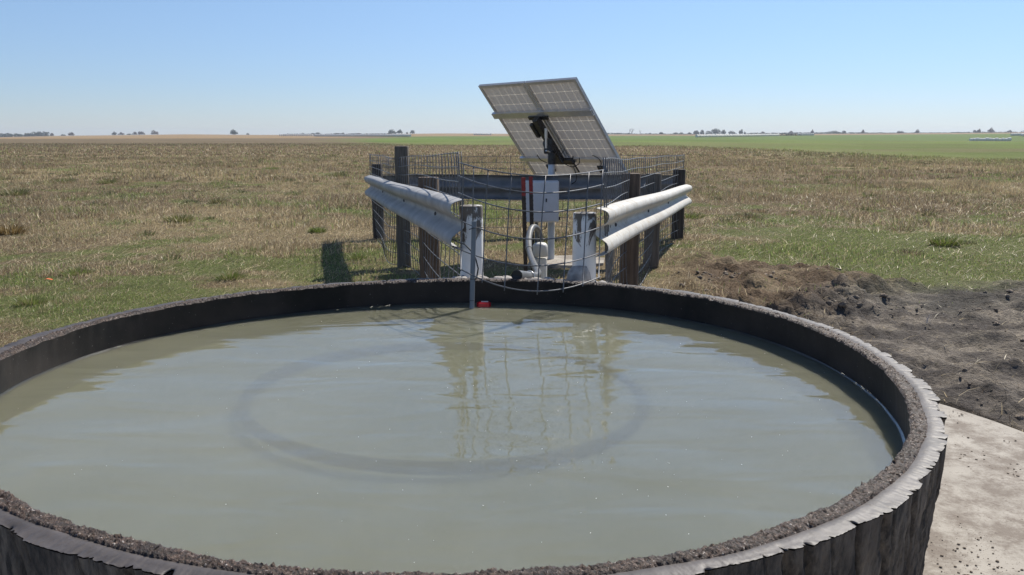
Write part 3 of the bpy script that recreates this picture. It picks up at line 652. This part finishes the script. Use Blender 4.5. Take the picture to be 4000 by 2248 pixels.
mb = MB(); a = at(2066, 973, 8.3); b = at(2073, 1003, 7.6); dd = (b - a).normalized(); mb.tube([a - dd * .03, a + dd * .05], .033, 14); mb.build('coupling', M['hose'], pr, True, 50)
mb = MB(); a, b = at(2078, 1081, 5.58), at(2020, 1077, 5.30); mb.tube([a, a.lerp(b, .5), b, b - (b - a) * .12], [.032, .033, .036, .029], 16, caps=False); mb.build('spout', M['hose'], pr, True, 50)
mb = MB(); mb.tube([b + (b - a).normalized() * .001, b + (b - a).normalized() * .015, a.lerp(b, .95)], [.032, .034, .026], 16); mb.build('spout_mouth', M['cable'], pr, True, 50)
mb = MB(); q = at(2068, 1081, 5.52); d1 = (b - a).normalized(); s1 = d1.cross(Vector((0, 0, 1))).normalized(); u1 = s1.cross(d1)
mb.tube([q + (s1 * math.cos(t) + u1 * math.sin(t)) * .037 for t in [i * .35 for i in range(18)]], .0035, 5, closed=True); mb.tube([q - u1 * .03 + s1 * .03, q - u1 * .045 + s1 * .03 + d1 * -.05], .005, 6)
mb.build('hose_clamp', M['alu'], pr, True)

# ------------------------------------------------------------------ solar array on its pole
PY = 10.9; pb = at(2152, 1010, PY); pxx = pb.x; ptop = at(2152, 600, PY).z
sol = empty('solar_array', (pxx, PY, 0), 'tilted double solar panel on a galvanised pole, seen from its back', 'solar panel')
mb = MB(); mb.lathe((pxx, PY, -.3), [(.046, 0), (.046, ptop + .3 - .004), (.043, ptop + .3)], 22); mb.build('pole', M['pole'], sol, True, 40)
PSI, TILT, PW, PL = R_(45.5), R_(48.6), 1.70, 1.60; RHO = R_(-.6)
ax0 = Vector((math.cos(PSI), -math.sin(PSI), 0)); dn0 = Vector((math.sin(PSI) * math.cos(TILT), math.cos(PSI) * math.cos(TILT), -math.sin(TILT)))
ax = ax0 * math.cos(RHO) + dn0 * math.sin(RHO); dn = dn0 * math.cos(RHO) - ax0 * math.sin(RHO); nb = ax.cross(dn).normalized()
if nb.y > 0: nb = -nb                                   # nb points to the back, toward the camera and down
PC = Vector((.546, 11.0, 1.712))
def pp_(a, d, h=0): return PC + ax * a + dn * d + nb * h
rotp = Matrix((ax, dn, nb)).transposed()
for s in (-1, 1):
    ca = s * (PW / 4 + .004); hw = PW / 4 - .004; hl = PL / 2
    o = empty('photovoltaic_panel', (0, 0, 0), None, None); o.parent = sol; o.location = pp_(ca, 0) - Vector(sol.location)
    cell = MB(); 
    q = [pp_(ca - hw + .012, -hl + .012, .004), pp_(ca + hw - .012, -hl + .012, .004), pp_(ca + hw - .012, hl - .012, .004), pp_(ca - hw + .012, hl - .012, .004)]
    cell.add(q, [(0, 1, 2, 3)]); c_ = cell.build('cells', M['cells'], o)
    uv = c_.data.uv_layers.new(name='UVMap'); mu, mv = .035 / (2 * hw), .025 / (2 * hl)
    for li, (a_, b_) in enumerate(((-mu, -mv), (1 + mu, -mv), (1 + mu, 1 + mv), (-mu, 1 + mv))): uv.data[li].uv = (a_, b_)
    fm = MB(); bw, bh = .014, .038
    for (a_, d_, sx, sy) in ((-hw + bw / 2, 0, bw, 2 * hl), (hw - bw / 2, 0, bw, 2 * hl), (0, -hl + bw / 2, 2 * hw - 2 * bw, bw), (0, hl - bw / 2, 2 * hw - 2 * bw, bw)):
        fm.box(pp_(ca + a_, d_, .012), (sx, sy, bh), rotp)
    for (a_, d_, sx, sy) in ((-hw + bw + .012, 0, .024, 2 * hl - 2 * bw), (hw - bw - .012, 0, .024, 2 * hl - 2 * bw), (0, -hl + bw + .012, 2 * hw - 2 * bw - .048, .024), (0, hl - bw - .012, 2 * hw - 2 * bw - .048, .024)):
        fm.box(pp_(ca + a_, d_, .029), (sx, sy, .003), rotp)
    fm.build('frame', M['frame'], o)
    jb = MB(); jp = pp_(ca + (.06 if s > 0 else .0), hl - .16, .03); jb.box(jp, (.13, .12, .035), rotp, .012); jb.build('junction_box', M['black'], o)
def rail(d, h=.05):
    mb = MB()
    mb.box(pp_(0, d - h / 2 + .004, .052), (PW + .05, .006, .040), rotp); mb.box(pp_(0, d + h / 2 - .004, .052), (PW + .05, .006, .040), rotp); mb.box(pp_(0, d, .0735), (PW + .05, h, .004), rotp)
    mb.build('mounting_rail', M['alu'], sol)
rail(-PL * .5 + .475, .085); rail(PL * .5 - .345, .06)
mb = MB(); mb.box(pp_(-.04, .06, .125), (.095, .74, .09), rotp, .012); mb.build('torque_beam', M['black'], sol)
mb = MB(); mb.box(pp_(-.04, -.285, .085), (.34, .05, .018), rotp); mb.build('beam_bracket', M['black'], sol)
mb = MB(); mb.box(pp_(-.02, .44, .10), (.34, .09, .05), rotp, .01); mb.build('beam_bracket', M['black'], sol)
hd = Vector((pxx, PY, ptop)); piv = pp_(-.05, .06, .17)
mb = MB(); mb.lathe((pxx, PY, ptop - .14), [(.052, 0), (.052, .15)], 18); mb.tube([hd + Vector((0, 0, .0)), hd.lerp(piv, .55) + Vector((-.02, 0, .04)), piv], [.05, .06, .055], 10)
mb.box(hd.lerp(piv, .7), (.11, .12, .20), None, .01); mb.build('tilt_head', M['black'], sol, True, 35)
mb = MB(); a, b = at(2133, 580, PY - .1), at(2133, 502, PY - .12); mb.tube([a, a.lerp(b, .5)], .014, 10); mb.tube([a.lerp(b, .5), b], .020, 10); mb.tube([a + Vector((-.0, 0, -.03)), a + Vector((.05, .05, -.05))], .01, 8); mb.build('actuator', M['alu'], sol, True, 50)
mb = MB(); mb.box(pp_(-.05 - .10, -.13, .14), (.06, .22, .06), rotp, .01); mb.build('actuator_bracket', M['black'], sol)
def cable(pts, r=.006): mb = MB(); mb.tube([spl([at(*p) for p in pts], i / 24) for i in range(25)], r, 6); mb.build('cable', M['cable'], sol, True)
cable([(2098, 605, 10.9), (2112, 625, 10.85), (2135, 636, 11.0)])
cable([(2185, 612, 10.7), (2200, 636, 10.6), (2225, 650, 10.65), (2240, 652, 10.7), (2262, 640, 10.7), (2263, 618, 10.75)])
cable([(2238, 612, 10.75), (2240, 635, 10.7), (2262, 672, 10.8)], .009)
cable([(2240, 652, 10.7), (2252, 690, 10.7), (2245, 712, 10.75), (2215, 725, 10.85), (2180, 724, 10.9)])
cable([(2315, 608, 10.4), (2338, 620, 10.35), (2348, 640, 10.35), (2342, 662, 10.35)])
cable([(2155, 625, 10.85), (2180, 618, 10.75), (2205, 585, 10.7)], .004)
# control box fixed to the pole
bx0, bx1 = at(2050, 705, 10.78), at(2180, 865, 10.78); bc = (bx0 + bx1) / 2; bwd, bht = bx1.x - bx0.x, bx0.z - bx1.z
mb = MB(); mb.box((bc.x, 10.73, bc.z), (bwd, .20, bht), None, .012); cbx = mb.build('control_box', M['box'], sol)
cbx_loc = Vector(sol.location)
mb = MB(); mb.box((bc.x + .035, 10.62, bc.z), (bwd - .10, .014, bht - .03), None, .005); dr = mb.build('door', M['box'], None)
for vv in dr.data.vertices: vv.co -= cbx_loc
dr.parent = cbx
mb = MB(); mb.box((bc.x + .055, 10.608, bc.z + .02), (.016, .012, .045), None, .003); lt_ = mb.build('latch', M['black'], None)
for vv in lt_.data.vertices: vv.co -= cbx_loc
lt_.parent = cbx
mb = MB(); mb.box((bc.x + bwd / 2 + .01, 10.70, bc.z - bht / 2 + .045), (.03, .04, .04), None, .004); mb.build('cable_gland', M['black'], sol)
mb = MB(); mb.tube([(pxx - .20, 10.74, .80), (pxx - .20, 10.74, -.1)], .022, 8); mb.build('wiring_pipe', M['hose'], sol, True)
mb = MB(); mb.tube([spl([at(2118, 898, 10.75), at(2132, 892, 10.75), at(2136, 870, 10.75)], i / 10) for i in range(11)], .006, 6); mb.build('cable', M['cable'], sol, True)

# ------------------------------------------------------------------ scattered stuff: blades, clods, mortar
def frust(n, y0, y1, half=.70):
    y = np.sqrt(rng.random(n) * (y1 ** 2 - y0 ** 2) + y0 ** 2); x = (rng.random(n) * 2 - 1) * half * y + 0; return x, y
def blades(x, y, hgt, wid, lean, col, az=None):
    n = len(x); z = height(x, y); a = rng.random(n) * 2 * math.pi; b = rng.random(n) * 2 * math.pi if az is None else az
    dx, dy = np.cos(a) * wid / 2, np.sin(a) * wid / 2; L = hgt * np.sin(lean); up = hgt * np.cos(lean)
    bx, by = np.cos(b), np.sin(b)
    P0 = np.stack([x - dx, y - dy, z - .01], 1); P1 = np.stack([x + dx, y + dy, z - .01], 1)
    P2 = np.stack([x + bx * L * .42 + dx * .8, y + by * L * .42 + dy * .8, z + up * .58], 1); P3 = np.stack([x + bx * L * .42 - dx * .8, y + by * L * .42 - dy * .8, z + up * .58], 1)
    P4 = np.stack([x + bx * L, y + by * L, z + up * .92], 1)
    V = np.stack([P0, P1, P2, P3, P4], 1).reshape(-1, 3); i = np.arange(n) * 5
    F = np.concatenate([np.stack([i, i + 1, i + 2], 1), np.stack([i, i + 2, i + 3], 1), np.stack([i + 3, i + 2, i + 4], 1)])
    return V, F, np.repeat(col, 5, 0)
BV, BF, BC = [], [], []; boff = 0
def addb(V, F, C):
    global boff
    BV.append(V); BF.append(F + boff); BC.append(C); boff += len(V)
def keep(x, y, mudp=.015):
    d, m, p = masks(x, y); rt = np.hypot(x - TCX, y - TCY)
    pr_ = (1 - d * .93) * (1 - m * (1 - mudp)) * (1 - p * .45) * (rt > 3.22) * ~((np.abs(x - .7) < .6) & (np.abs(y - 10.75) < .5))
    f = polymask(x, y, GREEN, 3.0)
    return rng.random(len(x)) < pr_
def bcol(x, y, strawp):
    n = len(x); base = albedo(x, y); r = rng.random(n); g = greenness(x, y); f = polymask(x, y, GREEN, 3.)
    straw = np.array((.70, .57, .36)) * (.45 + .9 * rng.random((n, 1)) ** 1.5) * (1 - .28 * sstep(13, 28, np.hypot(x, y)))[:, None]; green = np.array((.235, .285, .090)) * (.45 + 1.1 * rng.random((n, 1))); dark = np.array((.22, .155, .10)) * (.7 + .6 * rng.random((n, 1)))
    c = base * (.55 + .9 * rng.random((n, 1)))
    pg = g * .62 + .06 + f * .4; ps = strawp * (1 - g * .72) * (1 - f)
    c = np.where((r < pg)[:, None], green, c); c = np.where(((r >= pg) & (r < pg + ps))[:, None], straw, c); c = np.where((r > .93)[:, None] & (f < .5)[:, None], dark, c)
    return c
for (y0, y1, dens, hl, hh, wl, wh, sp) in ((4.0, 9, 2700, .02, .075, .003, .006, .42), (9, 15, 1150, .03, .10, .005, .009, .42), (15, 30, 370, .05, .17, .008, .014, .34), (30, 65, 100, .08, .22, .014, .028, .32), (65, 170, 16, .10, .25, .04, .07, .30)):
    n = int(dens * .70 * (y1 ** 2 - y0 ** 2)); x, y = frust(n, y0, y1)
    cl = fbm(x * 1.1, y * 1.1, 101) ; q = keep(x, y) & (rng.random(n) < sstep(.22, .6, cl) * .8 + .2); 
    if y0 >= 30: q &= (polymask(x, y, GREEN, 3.) < .7)
    x, y, cl = x[q], y[q], cl[q]; n = len(x)
    tall = .55 + 1.0 * sstep(.4, .75, fbm(x * .5, y * .5, 103)) + .5 * sstep(.55, .8, cl)
    hg = (hl + (hh - hl) * rng.random(n)) * tall * (1 - .42 * greenness(x, y)); lean = np.clip(rng.normal(.75, .38, n), 0, 1.4)
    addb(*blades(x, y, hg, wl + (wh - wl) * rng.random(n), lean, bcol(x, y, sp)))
# straw litter lying flat
for (y0, y1, dens, l0, l1, wd) in ((4, 10, 800, .05, .20, .0048), (10, 17, 320, .08, .26, .008), (17, 28, 80, .12, .32, .012)):
    n = int(dens * .7 * (y1 ** 2 - y0 ** 2)); x, y = frust(n, y0, y1); q = keep(x, y, .07) & (rng.random(n) > .65 * greenness(x, y)); x, y = x[q], y[q]; n = len(x)
    c = np.array((.68, .56, .36)) * (.4 + .9 * rng.random((n, 1)) ** 1.5)
    az = rng.normal(.4, .9, n)
    addb(*blades(x, y, l0 + (l1 - l0) * rng.random(n), wd * (.7 + .6 * rng.random(n)), np.clip(rng.normal(1.42, .12, n), 1.0, 1.55), c, az))
# tussocks
def tussock(cx, cy, rad, hgt, n, col, wid):
    a = rng.random(n) * 2 * math.pi; r = rad * np.sqrt(rng.random(n)); x, y = cx + r * np.cos(a), cy + r * np.sin(a)
    c = np.array(col) * (.55 + .9 * rng.random((n, 1))); c = np.where((rng.random(n) < .22)[:, None], np.array((.42, .34, .2)) * (.6 + .6 * rng.random((n, 1))), c)
    addb(*blades(x, y, hgt * (.5 + .7 * rng.random(n)), wid * (.7 + .6 * rng.random(n)), np.clip(.25 + .8 * r / rad + rng.normal(0, .15, n), 0, 1.4), c, a + rng.normal(0, .4, n)))
for (sx, sy, rad, hg, col) in ((905, 1095, .18, .17, (.10, .13, .045)), (40, 910, .22, .34, (.17, .11, .06)), (700, 870, .30, .24, (.12, .125, .05)), (250, 715, .40, .3, (.075, .10, .04)), (420, 720, .4, .28, (.09, .105, .045)), (60, 760, .45, .35, (.08, .09, .045)), (3690, 970, .22, .22, (.09, .12, .035)), (2690, 855, .35, .2, (.08, .11, .035)), (1240, 905, .15, .2, (.10, .14, .04)), (1395, 1010, .14, .14, (.11, .15, .045)), (300, 1075, .2, .16, (.12, .16, .05)), (120, 1190, .16, .16, (.14, .17, .06)), (1310, 690, .5, .28, (.09, .10, .045)), (1060, 660, .5, .25, (.09, .13, .04)), (850, 800, .25, .2, (.12, .11, .06))):
    p = gp(sx, sy); tussock(p.x, p.y, rad * .8, hg * .75, 380, (col[0] * 1.2 + .03, col[1] * 1.2 + .03, col[2] * 1.1), .005 if p.y < 12 else .011)
for i in range(900):
    x, y = frust(1, 11, 75); x, y = x[0], y[0]
    if keep(np.array([x]), np.array([y]))[0] and polymask(np.array([x]), np.array([y]), GREEN, 3.)[0] < .3:
        s = random.uniform(.5, 1.3); tussock(x, y, .20 * s, .13 * s, int(50 + 500 / y), random.choice(((.15, .165, .065), (.18, .14, .085), (.22, .165, .10), (.13, .14, .065), (.12, .13, .055))), .005 + .0005 * y)
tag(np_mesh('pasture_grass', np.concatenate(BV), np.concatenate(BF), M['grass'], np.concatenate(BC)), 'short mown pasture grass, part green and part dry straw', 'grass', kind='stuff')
del BV, BF, BC

def blob_template():
    import bmesh
    bm = bmesh.new(); bmesh.ops.create_icosphere(bm, subdivisions=2, radius=1); bm.verts.ensure_lookup_table()
    V = np.array([v.co[:] for v in bm.verts]); F = np.array([[v.index for v in f.verts] for f in bm.faces]); bm.free(); return V, F
IV, IF = blob_template()
def clods(name, P, S, mat, squash=.65, rough=.35):
    n = len(S); k_ = len(IV); ra = rng.random((n, 1, 1))
    nz = 1 + rough * (rng.random((n, k_)) - .5) * 1.2; a = rng.random(n) * 6.28; ca, sa = np.cos(a), np.sin(a)
    st = 1 + .5 * (rng.random((n, 3)) - .5)
    V = IV[None] * nz[..., None] * st[:, None] * S[:, None, None]
    X = V[..., 0] * ca[:, None] - V[..., 1] * sa[:, None]; Y = V[..., 0] * sa[:, None] + V[..., 1] * ca[:, None]
    V = np.stack([X, Y, V[..., 2] * squash], -1) + P[:, None]
    F = (IF[None] + (np.arange(n) * k_)[:, None, None]).reshape(-1, 3)
    return np_mesh(name, V.reshape(-1, 3), F, mat)
n = 9000; x = rng.uniform(.8, 9, n); y = rng.uniform(3, 12, n); d, m, p = masks(x, y); cl = fbm(x * 1.2, y * 1.2, 111)
q = (rng.random(n) < (d * 1.0 + m * .22) * sstep(.40, .66, cl)) & (np.hypot(x - TCX, y - TCY) > 3.3) & (x / y < .72); x, y = x[q], y[q]
S = .006 + .026 * rng.random(len(x)) ** 3.5
big = rng.random(len(x)) < .015; S[big] *= 1.5
tag(clods('soil_clods', np.stack([x, y, height(x, y) + S * .12], 1), S, M['soil'], .75, .8), 'loose dark soil clods over the dug earth right of the tank', 'soil', kind='stuff')
n = 14000; a = rng.uniform(-1.2, 1.1, n); r = rng.uniform(1.98, 3.22, n); S = .0012 + .0058 * rng.random(n) ** 8
x, y = TCX + r * np.cos(a), TCY + r * np.sin(a); q = rng.random(n) < sstep(.44, .60, fbm(x * 2, y * 2, 115, 5, .6)) * 1.2 + .05; x, y, S = x[q], y[q], S[q]
tag(clods('soil_crumbs', np.stack([x, y, .034 + S * .4], 1), S, M['crumb'], .45), 'dry soil crumbs scattered over the concrete slab', 'soil', kind='stuff')
n = 190; a = rng.uniform(1.12, 1.66, n); r = rng.uniform(1.90, 2.10, n); S = .008 + .03 * rng.random(n) ** 2.5
x, y = TCX + r * np.cos(a), TCY + r * np.sin(a)
tag(clods('broken_mortar', np.stack([x, y, ZR - .02 + S * .2 - (r - 1.9) * .15], 1), S, M['mortar'], .6), 'broken pale mortar packed along the far rim by the white posts', 'mortar', kind='stuff')
# mortar lump at the right white post
pm = at(2262, 1085, 5.55)
tag(clods('mortar_lump', np.array([[pm.x, pm.y, pm.z - .01]]), np.array([.085]), M['mortar'], 1.0, .22), 'grey mortar lump heaped against the foot of the right white post', 'mortar')
# earth bank under the mortar that carries it
mb = MB(); n = 40; vs = []
for j, (r, z) in enumerate(((1.93, .70), (2.05, .68), (2.18, .60), (2.5, .03))):
    for i in range(n + 1):
        a = 1.05 + (1.72 - 1.05) * i / n; rr = r + (.03 * math.sin(i * 1.7 + j)); vs.append((TCX + rr * math.cos(a), TCY + rr * math.sin(a), z + .012 * math.sin(i * 2.3 + j * 2)))
mb.add(vs, [(j * (n + 1) + i, j * (n + 1) + n + 1 + i, j * (n + 1) + n + 2 + i, j * (n + 1) + i + 1) for j in range(3) for i in range(n)])
tag(mb.build('mortar_bank', M['mortar'], None, True), 'rough mortar bank packed behind the far tank wall', 'mortar', kind='structure')
# small finds
p = gp(3620, 1262, .06); mb = MB(); mb.tube([p, p + Vector((.004, 0, .03)), p + Vector((.018, 0, .07))], [.006, .005, .003], 6); mb.tube([p + Vector((.003, 0, .03)), p + Vector((-.012, 0, .06))], [.004, .002], 6)
tag(mb.build('twig', M['twig']), 'pale forked twig sticking up from the dark mud', 'twig')
p = gp(190, 1105, .03); mb = MB(); mb.add([p + Vector(q) for q in ((-.05, 0, .03), (-.01, -.012, .045), (.05, -.004, .03), (.04, .014, .04), (-.02, .015, .05))], [(0, 1, 4), (1, 2, 3, 4)])
tag(mb.build('tape_scrap', M['orange']), 'scrap of orange tape lying in the grass on the left', 'litter')

# ------------------------------------------------------------------ hay bales in far rows
mbB = MB(); nB = 14
mbB.v = []; prof = [(.02, -.86), (.62, -.86), (.78, -.80), (.80, 0), (.78, .80), (.62, .86), (.02, .86)]
mbB.lathe((0, 0, 0), prof, nB); mbB.v = [(p[2], p[1], p[0] + .76) for p in mbB.v]
bale0 = mbB.build('hay_bale', M['hay'], None, True, 50); used = [False]
def bale_row(a, b, n, label, group):
    a, b = Vector(a), Vector(b); ang = math.atan2(b.y - a.y, b.x - a.x)
    for i in range(n):
        p = a.lerp(b, (i + .5) / n); o = bale0 if not used[0] else bale0.copy()
        if used[0]: COL.objects.link(o)
        used[0] = True; o.location = (p.x, p.y, hz(p.x, p.y)); o.rotation_euler = (0, 0, ang + random.uniform(-.04, .04)); s = random.uniform(1.15, 1.32); o.scale = (s * .74, s, s * random.uniform(.90, 1.08))
        tag(o, label, 'hay bale', group)
def row(x0, Y0, x1, Y1): return ((x0 - 2000) / FPX * Y0 / 1.0, Y0), ((x1 - 2000) / FPX * Y1, Y1)
def V2(q): return [Vector((p[0], p[1], 0)) for p in q]
for (x0, Y0, x1, Y1, n, lab, gr) in (
    (1240, 765, 1610, 640, 86, 'round hay bale in the long row left of the solar panel', 'long bale row on the left'),
    (1106, 900, 1236, 880, 18, 'round hay bale in the thin pale row at the far left row end', 'thin bale row on the left'),
    (1852, 880, 1922, 880, 10, 'round hay bale in the short row just left of the solar panel', 'short bale row by the panel'),
    (2708, 600, 3024, 760, 90, 'round hay bale in the long row right of the solar panel', 'long bale row on the right'),
    (3096, 820, 3160, 820, 9, 'round hay bale in the thin row past the long right row', 'thin bale row on the right'),
    (3760, 450, 3918, 450, 13, 'round hay bale in the single dark row on the right green field', 'nearest bale row on the right'),
    (3916, 640, 3985, 640, 8, 'round hay bale in the pale row at the right picture edge', 'bale row at the right edge'),
    (3958, 600, 4060, 580, 11, 'round hay bale in the front row at the right picture edge', 'front bale row at the right edge')):
    bale_row(*V2(row(x0, Y0, x1, Y1)), n, lab, gr)

# ------------------------------------------------------------------ far trees
def leafcloud(n, lobes, size):
    V = []; F = []
    tot = sum(l[3] ** 2 for l in lobes)
    for (cx, cy, cz, rx, rz) in lobes:
        for i in range(int(n * rx ** 2 / tot) + 6):
            while True:
                p = np.array([random.uniform(-1, 1) for _ in range(3)]); L = np.linalg.norm(p)
                if .3 < L < 1: break
            p = p / L * L ** .6
            c = np.array((cx + p[0] * rx, cy + p[1] * rx, cz + p[2] * rz)); s = size * random.uniform(.6, 1.4)
            a = np.array([random.gauss(0, 1) for _ in range(3)]); a /= np.linalg.norm(a); b = np.cross(a, [random.gauss(0, 1) for _ in range(3)]); b /= np.linalg.norm(b)
            k_ = len(V); V += [c + a * s, c + b * s * .8, c - a * s, c - b * s * .8]; F.append((k_, k_ + 1, k_ + 2, k_ + 3))
    return V, F
def branches(mb, p, d, L, r, depth):
    q = p + d * L; mb.tube([p, p.lerp(q, .5) + Vector((random.uniform(-.05, .05) * L, 0, 0)), q], [r, r * .85, r * .65], 5)
    if depth == 0: return
    for i in range(random.randint(2, 3)):
        e = (d + Vector((random.uniform(-.75, .75), random.uniform(-.6, .6), random.uniform(-.1, .45)))).normalized(); branches(mb, p.lerp(q, random.uniform(.6, 1)), e, L * random.uniform(.6, .8), r * .6, depth - 1)
def far_tree(sx, hpx, wpx, kind, label, D=1380, group='trees on the horizon'):
    X = (sx - 2000) / FPX * D; z = hz(X, D); s = D / FPX; hgt = hpx * s; wd = wpx * s
    name = 'bare_tree' if kind == 'bare' else ('bush' if hpx < 9 else 'tree')
    root = empty(name, (X, D, z), label, 'bush' if name == 'bush' else 'tree', group); P0 = Vector((X, D, z - .3))
    mb = MB()
    if kind == 'bare':
        for i in range(4 if wpx > 16 else 2): branches(mb, P0 + Vector((random.uniform(-.25, .25) * wd * .5, 0, 0)), Vector((random.uniform(-.35, .35), 0, 1)).normalized(), hgt * .34, .22 + .02 * hgt / 10, 3)
        mb.build('trunk', M['bark'], root); return
    mb.tube([P0, P0 + Vector((.1, 0, hgt * .35)), P0 + Vector((0, 0, hgt * .7))], [.03 * hgt, .022 * hgt, .01 * hgt], 7)
    for i in range(3): branches(mb, P0 + Vector((0, 0, hgt * .3)), Vector((random.uniform(-.8, .8), random.uniform(-.5, .5), .8)).normalized(), hgt * .25, .012 * hgt, 1)
    mb.build('trunk', M['bark'], root)
    mat = {'dark': M['leaf_dark'], 'grey': M['leaf_grey'], 'red': M['leaf_red']}[kind]
    nl = 4 + int(wpx / 6); lobes = []
    for i in range(nl):
        u = (i + .5) / nl * 2 - 1; u += random.uniform(-.15, .15); hh = hgt * random.uniform(.70, 1.05) * max(.35, 1 - .5 * u * u)
        lobes.append((X + u * wd * .34 + random.uniform(-.05, .05) * wd, D + random.uniform(-.2, .2) * wd, z + hh * .56, max(wd * .20, wd * .42 / nl ** .5), hh * .46))
    V, F = leafcloud(170 + int(wpx * 6), lobes, .07 * hgt + .12)
    mc = MB(); mc.add(V, F); mc.build('crown', mat, root)
for a in (
    (233, 14, 15, 'red', 'small russet tree at the right end of the far left wood'), (276, 8, 20, 'dark', 'low dark bush just right of the far left wood'), (307, 15, 24, 'red', 'rounded russet tree standing alone right of the far left wood'),
    (472, 15, 16, 'grey', 'leftmost taller grey tree of the loose group on the tan field'), (499, 12, 24, 'red', 'wide pale russet tree second in the group on the tan field'), (530, 6, 28, 'dark', 'low dark bush in the middle of the tan field group'), (551, 13, 18, 'red', 'thin pale tree right of the low bush on the tan field'), (577, 16, 26, 'red', 'wide pale russet tree at the right of the tan field group'), (627, 17, 28, 'red', 'round pale russet tree alone at the crest of the tan field'),
    (931, 23, 30, 'dark', 'large dark round tree alone on the left horizon'), (985, 7, 14, 'dark', 'small bush right of the lone dark round tree'),
    (1198, 8, 16, 'grey', 'small grey bush above the left end of the thin bale row'), (1235, 9, 14, 'grey', 'small upright grey tree above the pale bale row'), (1253, 11, 22, 'grey', 'rounded grey tree above the left end of the long bale row'), (1326, 9, 30, 'grey', 'broad low grey tree above the long bale row'), (1352, 9, 12, 'grey', 'narrow grey tree right of the broad low one above the bales'),
    (1540, 19, 34, 'dark', 'big dark flat topped tree above the right end of the long left bale row'), (1568, 18, 24, 'dark', 'dark tree joined to the right side of the big flat topped tree'), (1597, 8, 8, 'grey', 'tiny tree between the big dark pair and the next tree'), (1618, 16, 20, 'grey', 'grey green tree right of the big dark pair'),
    (2457, 32, 32, 'bare', 'tall bare tree of spreading limbs right of the solar panel'), (2493, 24, 14, 'bare', 'thin bare tree right of the tall bare one'), (2531, 7, 14, 'grey', 'small grey bush right of the bare trees'), (2573, 12, 17, 'grey', 'single rounded tree between the bare trees and bush clump'), (2628, 9, 26, 'grey', 'low bush clump left of the long right bale row'), (2650, 9, 18, 'dark', 'darker bush at the right of the low clump'),
    (2682, 10, 14, 'grey', 'small tree at the left end of the grove behind the right bales'), (2708, 19, 24, 'grey', 'full tree left in the grove behind the right bales'), (2730, 19, 20, 'grey', 'pointed tree second from left in the grove behind the right bales'), (2755, 14, 26, 'grey', 'low tree in the dip of the grove behind the right bales'), (2784, 24, 44, 'dark', 'tallest widest tree of the grove behind the right bales'), (2813, 19, 18, 'grey', 'slim tree right of the tallest tree in the grove'), (2845, 15, 34, 'grey', 'long low tree right in the grove behind the right bales'), (2879, 19, 18, 'dark', 'upright dark tree near the right end of the grove'), (2894, 11, 10, 'grey', 'last small tree at the right end of the grove'),
    (2963, 12, 20, 'red', 'russet rounded tree above the right part of the long right row'), (3072, 13, 18, 'red', 'russet tree above the gap after the long right row'), (3153, 17, 14, 'red', 'slim russet tree above the thin right row'),
    (3234, 13, 56, 'dark', 'broad dark mound of trees on the right horizon'), (3275, 14, 18, 'grey', 'grey tree right of the broad dark mound'), (3347, 16, 14, 'red', 'small russet tree with low bushes right of the mound'),
    (3484, 11, 14, 'red', 'left russet tree of a close small pair on the right horizon'), (3498, 10, 14, 'red', 'right russet tree of a close small pair on the right horizon'), (3557, 16, 16, 'red', 'lone russet tree right of the small pair'),
    (3776, 14, 14, 'red', 'small russet tree left of the row of three on the far right'), (3794, 17, 16, 'red', 'middle russet tree of the three above the dark bale row'), (3838, 20, 26, 'red', 'round dense russet tree above the dark bale row'), (3911, 11, 18, 'red', 'low russet tree above the gap between right bale rows'), (3985, 12, 56, 'dark', 'low dark grove at the right picture edge')):
    far_tree(*a)
def treeline(segs, label, mat, D=1430, size=1.0, name='distant_wood'):
    V, F = [], []
    for (x0, x1, h0, h1) in segs:
        lob = []
        n = max(2, int((x1 - x0) / 9))
        for i in range(n):
            u = (i + random.random()) / n; sx = x0 + (x1 - x0) * u; X = (sx - 2000) / FPX * D; s = D / FPX; hgt = (h0 + (h1 - h0) * u) * s * random.uniform(.7, 1.1); z = hz(X, D)
            lob.append((X, D + random.uniform(-6, 6), z + hgt * .45, 4.2, hgt * .58))
        v, f = leafcloud(60 * n, lob, size); b = len(V); V += v; F += [tuple(b + q for q in g_) for g_ in f]
    mb = MB(); mb.add(V, F); tag(mb.build(name, mat), label, 'wood', kind='stuff')
treeline([(-120, 60, 17, 16), (30, 160, 13, 12), (140, 218, 17, 18), (175, 205, 21, 21)], 'dark unbroken wood on the far left horizon', M['leaf_dark'])
treeline([(1130, 1420, 4, 5), (1380, 1530, 3, 2), (2340, 2450, 7, 5), (2450, 2720, 3, 2), (2900, 3260, 5, 7), (3250, 3420, 5, 4), (3420, 3700, 3, 3), (3690, 4100, 4, 4)], 'low hazy strip of distant bushes along the horizon', M['leaf_grey'], 1500, .7, 'distant_bushes')
treeline([(3020, 3100, 8, 8)], 'dark low thicket beyond the long right bale row', M['leaf_dark'], 800, .35, 'thicket')

# ------------------------------------------------------------------ air
k = N('air_haze'); k.t.nodes.remove(k.b); pv = k.node('VolumePrincipled'); pv.inputs['Color'].default_value = (.82, .90, 1, 1); pv.inputs['Density'].default_value = .00018; pv.inputs['Anisotropy'].default_value = .2
k.link(pv.outputs[0], k.out.inputs['Volume'])
mb = MB(); mb.box((0, 0, 8.5), (7400, 7400, 33)); tag(mb.build('haze', k.m), 'thin pale haze over the whole plain', 'haze', kind='stuff')
